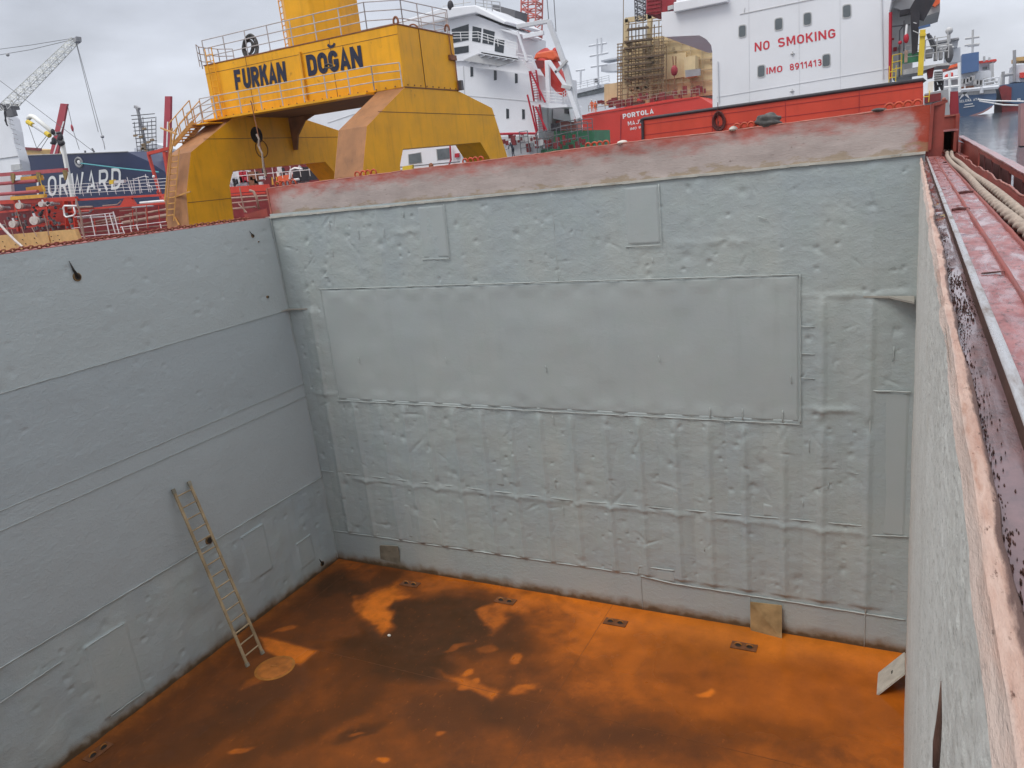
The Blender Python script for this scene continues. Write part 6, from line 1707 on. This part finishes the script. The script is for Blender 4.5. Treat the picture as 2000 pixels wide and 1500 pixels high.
mb = MB(); P = [at(150, 402, 26), at(126, 402, 26), at(124, 405, 26), at(126, 421, 26), at(130, 424, 26), at(144, 421, 26), at(147, 416, 26), at(144, 404, 26)]
mb.tube(P, .07, 8); mb.build("white_loop_pipe", "letter_white", tk, 'all')
# drip tray
tr = slab([(-70, 466), (92, 452), (97, 474), (99, 482), (-70, 500)], 24.5, .3, "drip_tray", "tray_tan", tk)
slab([(94, 452), (146, 448), (154, 468), (99, 476)], 24.6, .3, "drip_tray", "tray_tan", tk)
mb = MB()
for q in ((5, 472), (9, 481), (44, 468), (50, 476), (67, 465), (71, 474), (100, 462), (104, 470), (113, 460), (116, 468), (30, 478)):
    c = at(*q, 24.46); mb.ball(c, .07, .03, .045, 8, 5)
mb.build_each("scupper", "stain_black", tr, smooth=True)
lines([[(-4, 434), (12, 452), (30, 470), (44, 482)]], 23.8, .11, "delivery_hose", "flange_pale"); tag(bpy.data.objects["delivery_hose"], "fat pale hose slanting over the tan drip tray", "hose")
lines([[(8, 430), (18, 458)], [(32, 410), (48, 462)], [(86, 420), (96, 460)], [(22, 448), (28, 466)], [(62, 444), (72, 462)]], 24.3, .035, "stay_rod", "pipe_tan", tk)
lines([[(148, 388), (160, 430), (165, 466)], [(152, 430), (166, 466)]], 24, .06, "pole", "pipe_tan", tk)
# deck pipes running along
for qa, qb, r in (((150, 412), (340, 394), .07), ((150, 440), (330, 408), .09), ((240, 436), (330, 420), .16), ((150, 446), (240, 428), .07), ((150, 456), (330, 440), .06), ((440, 388), (525, 382), .07), ((440, 398), (525, 390), .06), ((442, 409), (500, 404), .08)):
    MB().tube([at(*qa, 30), at(*qb, 31)], r, 8).build("deck_pipe", "pipe_tan", tk, True)
MB().tube([at(488, 372, 26), at(495, 374, 26), at(501, 386, 26), at(506, 408, 26)], .09, 8).build("deck_pipe", "pipe_tan", tk, 'all')
MB().prism([at(436, 366, 31), at(520, 360, 31), at(525, 372, 31), at(436, 378, 31)], (0, .3, 0)).build("cross_girder", "beam_red", tk)
beam((436, 382), (520, 376), 31, .2, .14, "cross_girder", "beam_red"); 
slab([(436, 380), (530, 374), (530, 420), (436, 425)], 34, .3, "back_panel", "maroon", tk)
lines([[(468, 366), (472, 386), (478, 415)], [(466, 398), (482, 415)], [(436, 400), (446, 420)]], 26, .05, "stanchion", "pipe_tan", tk)
for i in range(16):
    qx = random.uniform(-10, 300); qy = 462-.085*qx-random.uniform(14, 44); ln = random.uniform(18, 70); Yp = random.uniform(27.6, 30)
    if qx+ln > 325: ln = 325-qx
    MB().tube([at(qx, qy, Yp), at(qx+ln*.8, qy-ln*.07, Yp), at(qx+ln, qy-ln*.07+random.choice((0, 0, 9, -7)), Yp)], random.choice((.035, .05, .07, .09)), 7).build("deck_pipe", random.choice(("pipe_tan", "pipe_tan", "grey_mid", "letter_white", "beam_red")), tk, 'all')
for i in range(12):
    qx = random.uniform(-5, 310); qy = 462-.085*qx; MB().tube([at(qx, qy-random.uniform(16, 38), 27.4), at(qx+3, qy+8, 27.4)], random.choice((.03, .045, .06)), 6).build("pipe_support", random.choice(("pipe_tan", "grey_mid", "beam_red")), tk, True)
# white posts and rails
lines([[(177, 421), (186, 461)], [(205, 418), (214, 460)], [(221, 413), (233, 457)], [(214, 418), (225, 455)], [(238, 442), (243, 456)], [(254, 440), (257, 453)], [(266, 438), (270, 450)], [(313, 437), (315, 446)]], 25.5, .042, "white_post", "letter_white", tk)
lines([[(140, 446), (240, 436)], [(150, 463), (240, 455)], [(145, 424), (220, 416)], [(235, 444), (330, 432)]], 25.6, .022, "white_rail", "letter_white", tk)
MB().railing([at(88, 387, TY+3), at(330, 374, TY+3)], 1.05, 1.1, 4, .020).build("walkway_railing", "letter_white", tk)
MB().railing([at(436, 358, TY+3), at(700, 336, TY+3)], 1.35, .9, 3, .022).build("walkway_railing", "letter_white", tk)
lines([[(260, 348), (264, 378)], [(262, 350), (282, 344), (290, 346)], [(270, 346), (274, 378)], [(284, 340), (291, 375)], [(286, 360), (296, 364), (298, 372)], [(248, 346), (258, 380)], [(250, 362), (258, 378)]], TY+2.5, .026, "ladder_frame", "letter_white", tk)
slab([(213, 352), (221, 351), (221, 359), (213, 360)], TY+2, .25, "light", "post_yellow", tk); slab([(220, 353), (242, 351), (242, 357), (220, 359)], TY+2.05, .2, "light_body", "ship_white_dim", tk)
mb = MB(); c = at(300, 345, TY+2); mb.ball(c, .12); mb.build("lamp", "letter_white", tk, True)
# blue drums and figures of gear behind the railing
mb = MB()
for q in ((172, 358, 9, 10), (196, 364, 7, 8), (185, 372, 10, 7)):
    c = at(q[0], q[1], TY+4); s_ = .0215; mb.lathe(c+Vector((0, 0, -q[3]*s_)), (0, 0, 1), [(0, q[2]*s_), (q[3]*2*s_, q[2]*s_*.9)], 12)
mb.build_each("drum", "drum_blue", tk, smooth=True)
# things seen under the left frame of the crane
ug = thing("deck_store", "crowded store of red, white and orange deck gear seen under the crane's left arch", "deck gear", tuple(at(530, 360, 40)))
slab([(430, 328), (660, 300), (660, 380), (430, 400)], 46, .4, "back_wall", "maroon", ug)
slab([(440, 338), (466, 334), (468, 366), (440, 368)], 42, 1, "white_machine", "ship_white", ug)
slab([(466, 336), (472, 335), (476, 356), (469, 357)], 41.5, .5, "red_door", "stair_red", ug); slab([(474, 335), (481, 334), (485, 355), (478, 356)], 41.5, .5, "red_door", "stair_red", ug)
slab([(484, 336), (500, 334), (502, 360), (487, 362)], 41.5, .5, "brown_door", "rust_metal", ug)
slab([(530, 346), (541, 345), (541, 360), (531, 361)], 41, .6, "orange_box", "tray_orange", ug); slab([(543, 344), (564, 341), (564, 352), (543, 354)], 41, .6, "orange_box", "boat_orange", ug)
slab([(572, 330), (600, 326), (606, 352), (572, 356)], 41, 1, "black_machine", "black_steel", ug)
lines([[(566, 350), (568, 332), (576, 328), (590, 330)], [(570, 352), (584, 350)]], 40.5, .1, "white_hose", "letter_white", ug)
lines([[(532, 322), (538, 362)]], 38, .14, "post", "maroon", ug)
mb = MB()
for i in range(30):
    qx = random.uniform(440, 600); c = at(qx, 352-(qx-440)*.06+random.uniform(-16, 14), 41.6); w_ = random.uniform(.06, .3); h_ = random.uniform(.05, .3); mb.box((c.x-w_, c.y, c.z-h_), (c.x+w_, c.y+.2, c.z+h_))
mb.build_each("small_gear", "ship_white_dim", ug)
mb = MB()
for i in range(24):
    qx = random.uniform(440, 600); c = at(qx, 352-(qx-440)*.06+random.uniform(-16, 14), 41.5); w_ = random.uniform(.05, .2); h_ = random.uniform(.05, .25); mb.box((c.x-w_, c.y, c.z-h_), (c.x+w_, c.y+.2, c.z+h_))
mb.build_each("small_gear", "black_steel", ug)

# ---- people far off on the ships
def person(base, h, label, suit, pose=0.0, face=0.0):
    s = h/1.75
    J = {"pel": (0, 0, .95), "chest": (pose*.35, 0, 1.30), "neck": (pose*.55, 0, 1.50), "head": (pose*.65, 0, 1.62), "top": (pose*.70, 0, 1.74),
         "hl": (0, .10, .90), "kl": (.05, .11, .50), "al": (0, .12, .08), "tl": (.14, .13, .03), "hr": (0, -.10, .90), "kr": (.08, -.11, .50), "ar": (0, -.12, .08), "tr": (.14, -.13, .03),
         "sl": (pose*.48, .20, 1.42), "el": (pose*.5+.08, .27, 1.14), "wl": (pose*.5+.28, .22, .98), "fl": (pose*.5+.36, .20, .94), "sr": (pose*.48, -.20, 1.42), "er": (pose*.5+.06, -.28, 1.14), "wr": (pose*.5+.22, -.24, .96), "fr": (pose*.5+.30, -.22, .91)}
    R_ = {"pel": .15, "chest": .16, "neck": .06, "head": .10, "top": .085, "hl": .10, "hr": .10, "kl": .075, "kr": .075, "al": .05, "ar": .05, "tl": .04, "tr": .04, "sl": .07, "sr": .07, "el": .05, "er": .05, "wl": .04, "wr": .04, "fl": .035, "fr": .035}
    E_ = [("pel", "chest"), ("chest", "neck"), ("neck", "head"), ("head", "top"), ("pel", "hl"), ("hl", "kl"), ("kl", "al"), ("al", "tl"), ("pel", "hr"), ("hr", "kr"), ("kr", "ar"), ("ar", "tr"), ("chest", "sl"), ("sl", "el"), ("el", "wl"), ("wl", "fl"), ("chest", "sr"), ("sr", "er"), ("er", "wr"), ("wr", "fr")]
    ks_ = list(J); ca, sa = math.cos(face), math.sin(face)
    V = [Vector(((J[q][0]*ca-J[q][1]*sa)*s, (J[q][0]*sa+J[q][1]*ca)*s, J[q][2]*s)) for q in ks_]
    me = bpy.data.meshes.new("person"); me.from_pydata(V, [(ks_.index(a), ks_.index(b)) for a, b in E_], [])
    tmp = bpy.data.objects.new("person", me); COL.objects.link(tmp)
    sk = tmp.modifiers.new("skin", 'SKIN')
    for i, q in enumerate(ks_): me.skin_vertices[0].data[i].radius = (R_[q]*s, R_[q]*s)
    me.skin_vertices[0].data[0].use_root = True
    tmp.modifiers.new("sub", 'SUBSURF').levels = 1
    tmp.modifiers["sub"].render_levels = 1
    me.materials.append(MATS[suit])
    tmp.location = base; tag(tmp, label, "person"); OFF[tmp.name] = Vector(base)
    hd = V[ks_.index("top")]
    mb = MB(); mb.ball(Vector(base)+hd+Vector((0, 0, .0)), .135*s, .135*s, .10*s); mb.build("helmet", "letter_white", tmp, True)
    mb = MB(); mb.ball(Vector(base)+V[ks_.index("head")]+Vector((.05*ca*s, .05*sa*s, 0)), .095*s, .095*s, .11*s); mb.build("face", "skin", tmp, True)
    return tmp
person(at(1157, 219, 119), 2.0, "worker in orange suit standing on the red ship's stern deck", "orange_suit", .1, -1.2)
person(at(1163, 219, 121), 1.9, "second worker in orange, slightly behind the first on the red stern", "orange_suit", .2, 1.2)
person(at(1003, 306, 74), 1.8, "worker in dark clothes and white helmet bending by the white ship's deck", "dark_cloth", .7, 2.6)

# ================================================================== AIR
k = bpy.data.materials.new("haze"); k.use_nodes = True
k.node_tree.nodes.clear()
ho = k.node_tree.nodes.new("ShaderNodeOutputMaterial"); hv = k.node_tree.nodes.new("ShaderNodeVolumePrincipled")
hv.inputs["Color"].default_value = (.93, .95, 1.0, 1); hv.inputs["Density"].default_value = .0002; hv.inputs["Anisotropy"].default_value = .2
k.node_tree.links.new(hv.outputs[0], ho.inputs["Volume"])
MATS["haze"] = k
tag(MB().box((-420, -70, -2.5), (420, 920, 40)).build("haze", "haze"), kind="stuff")
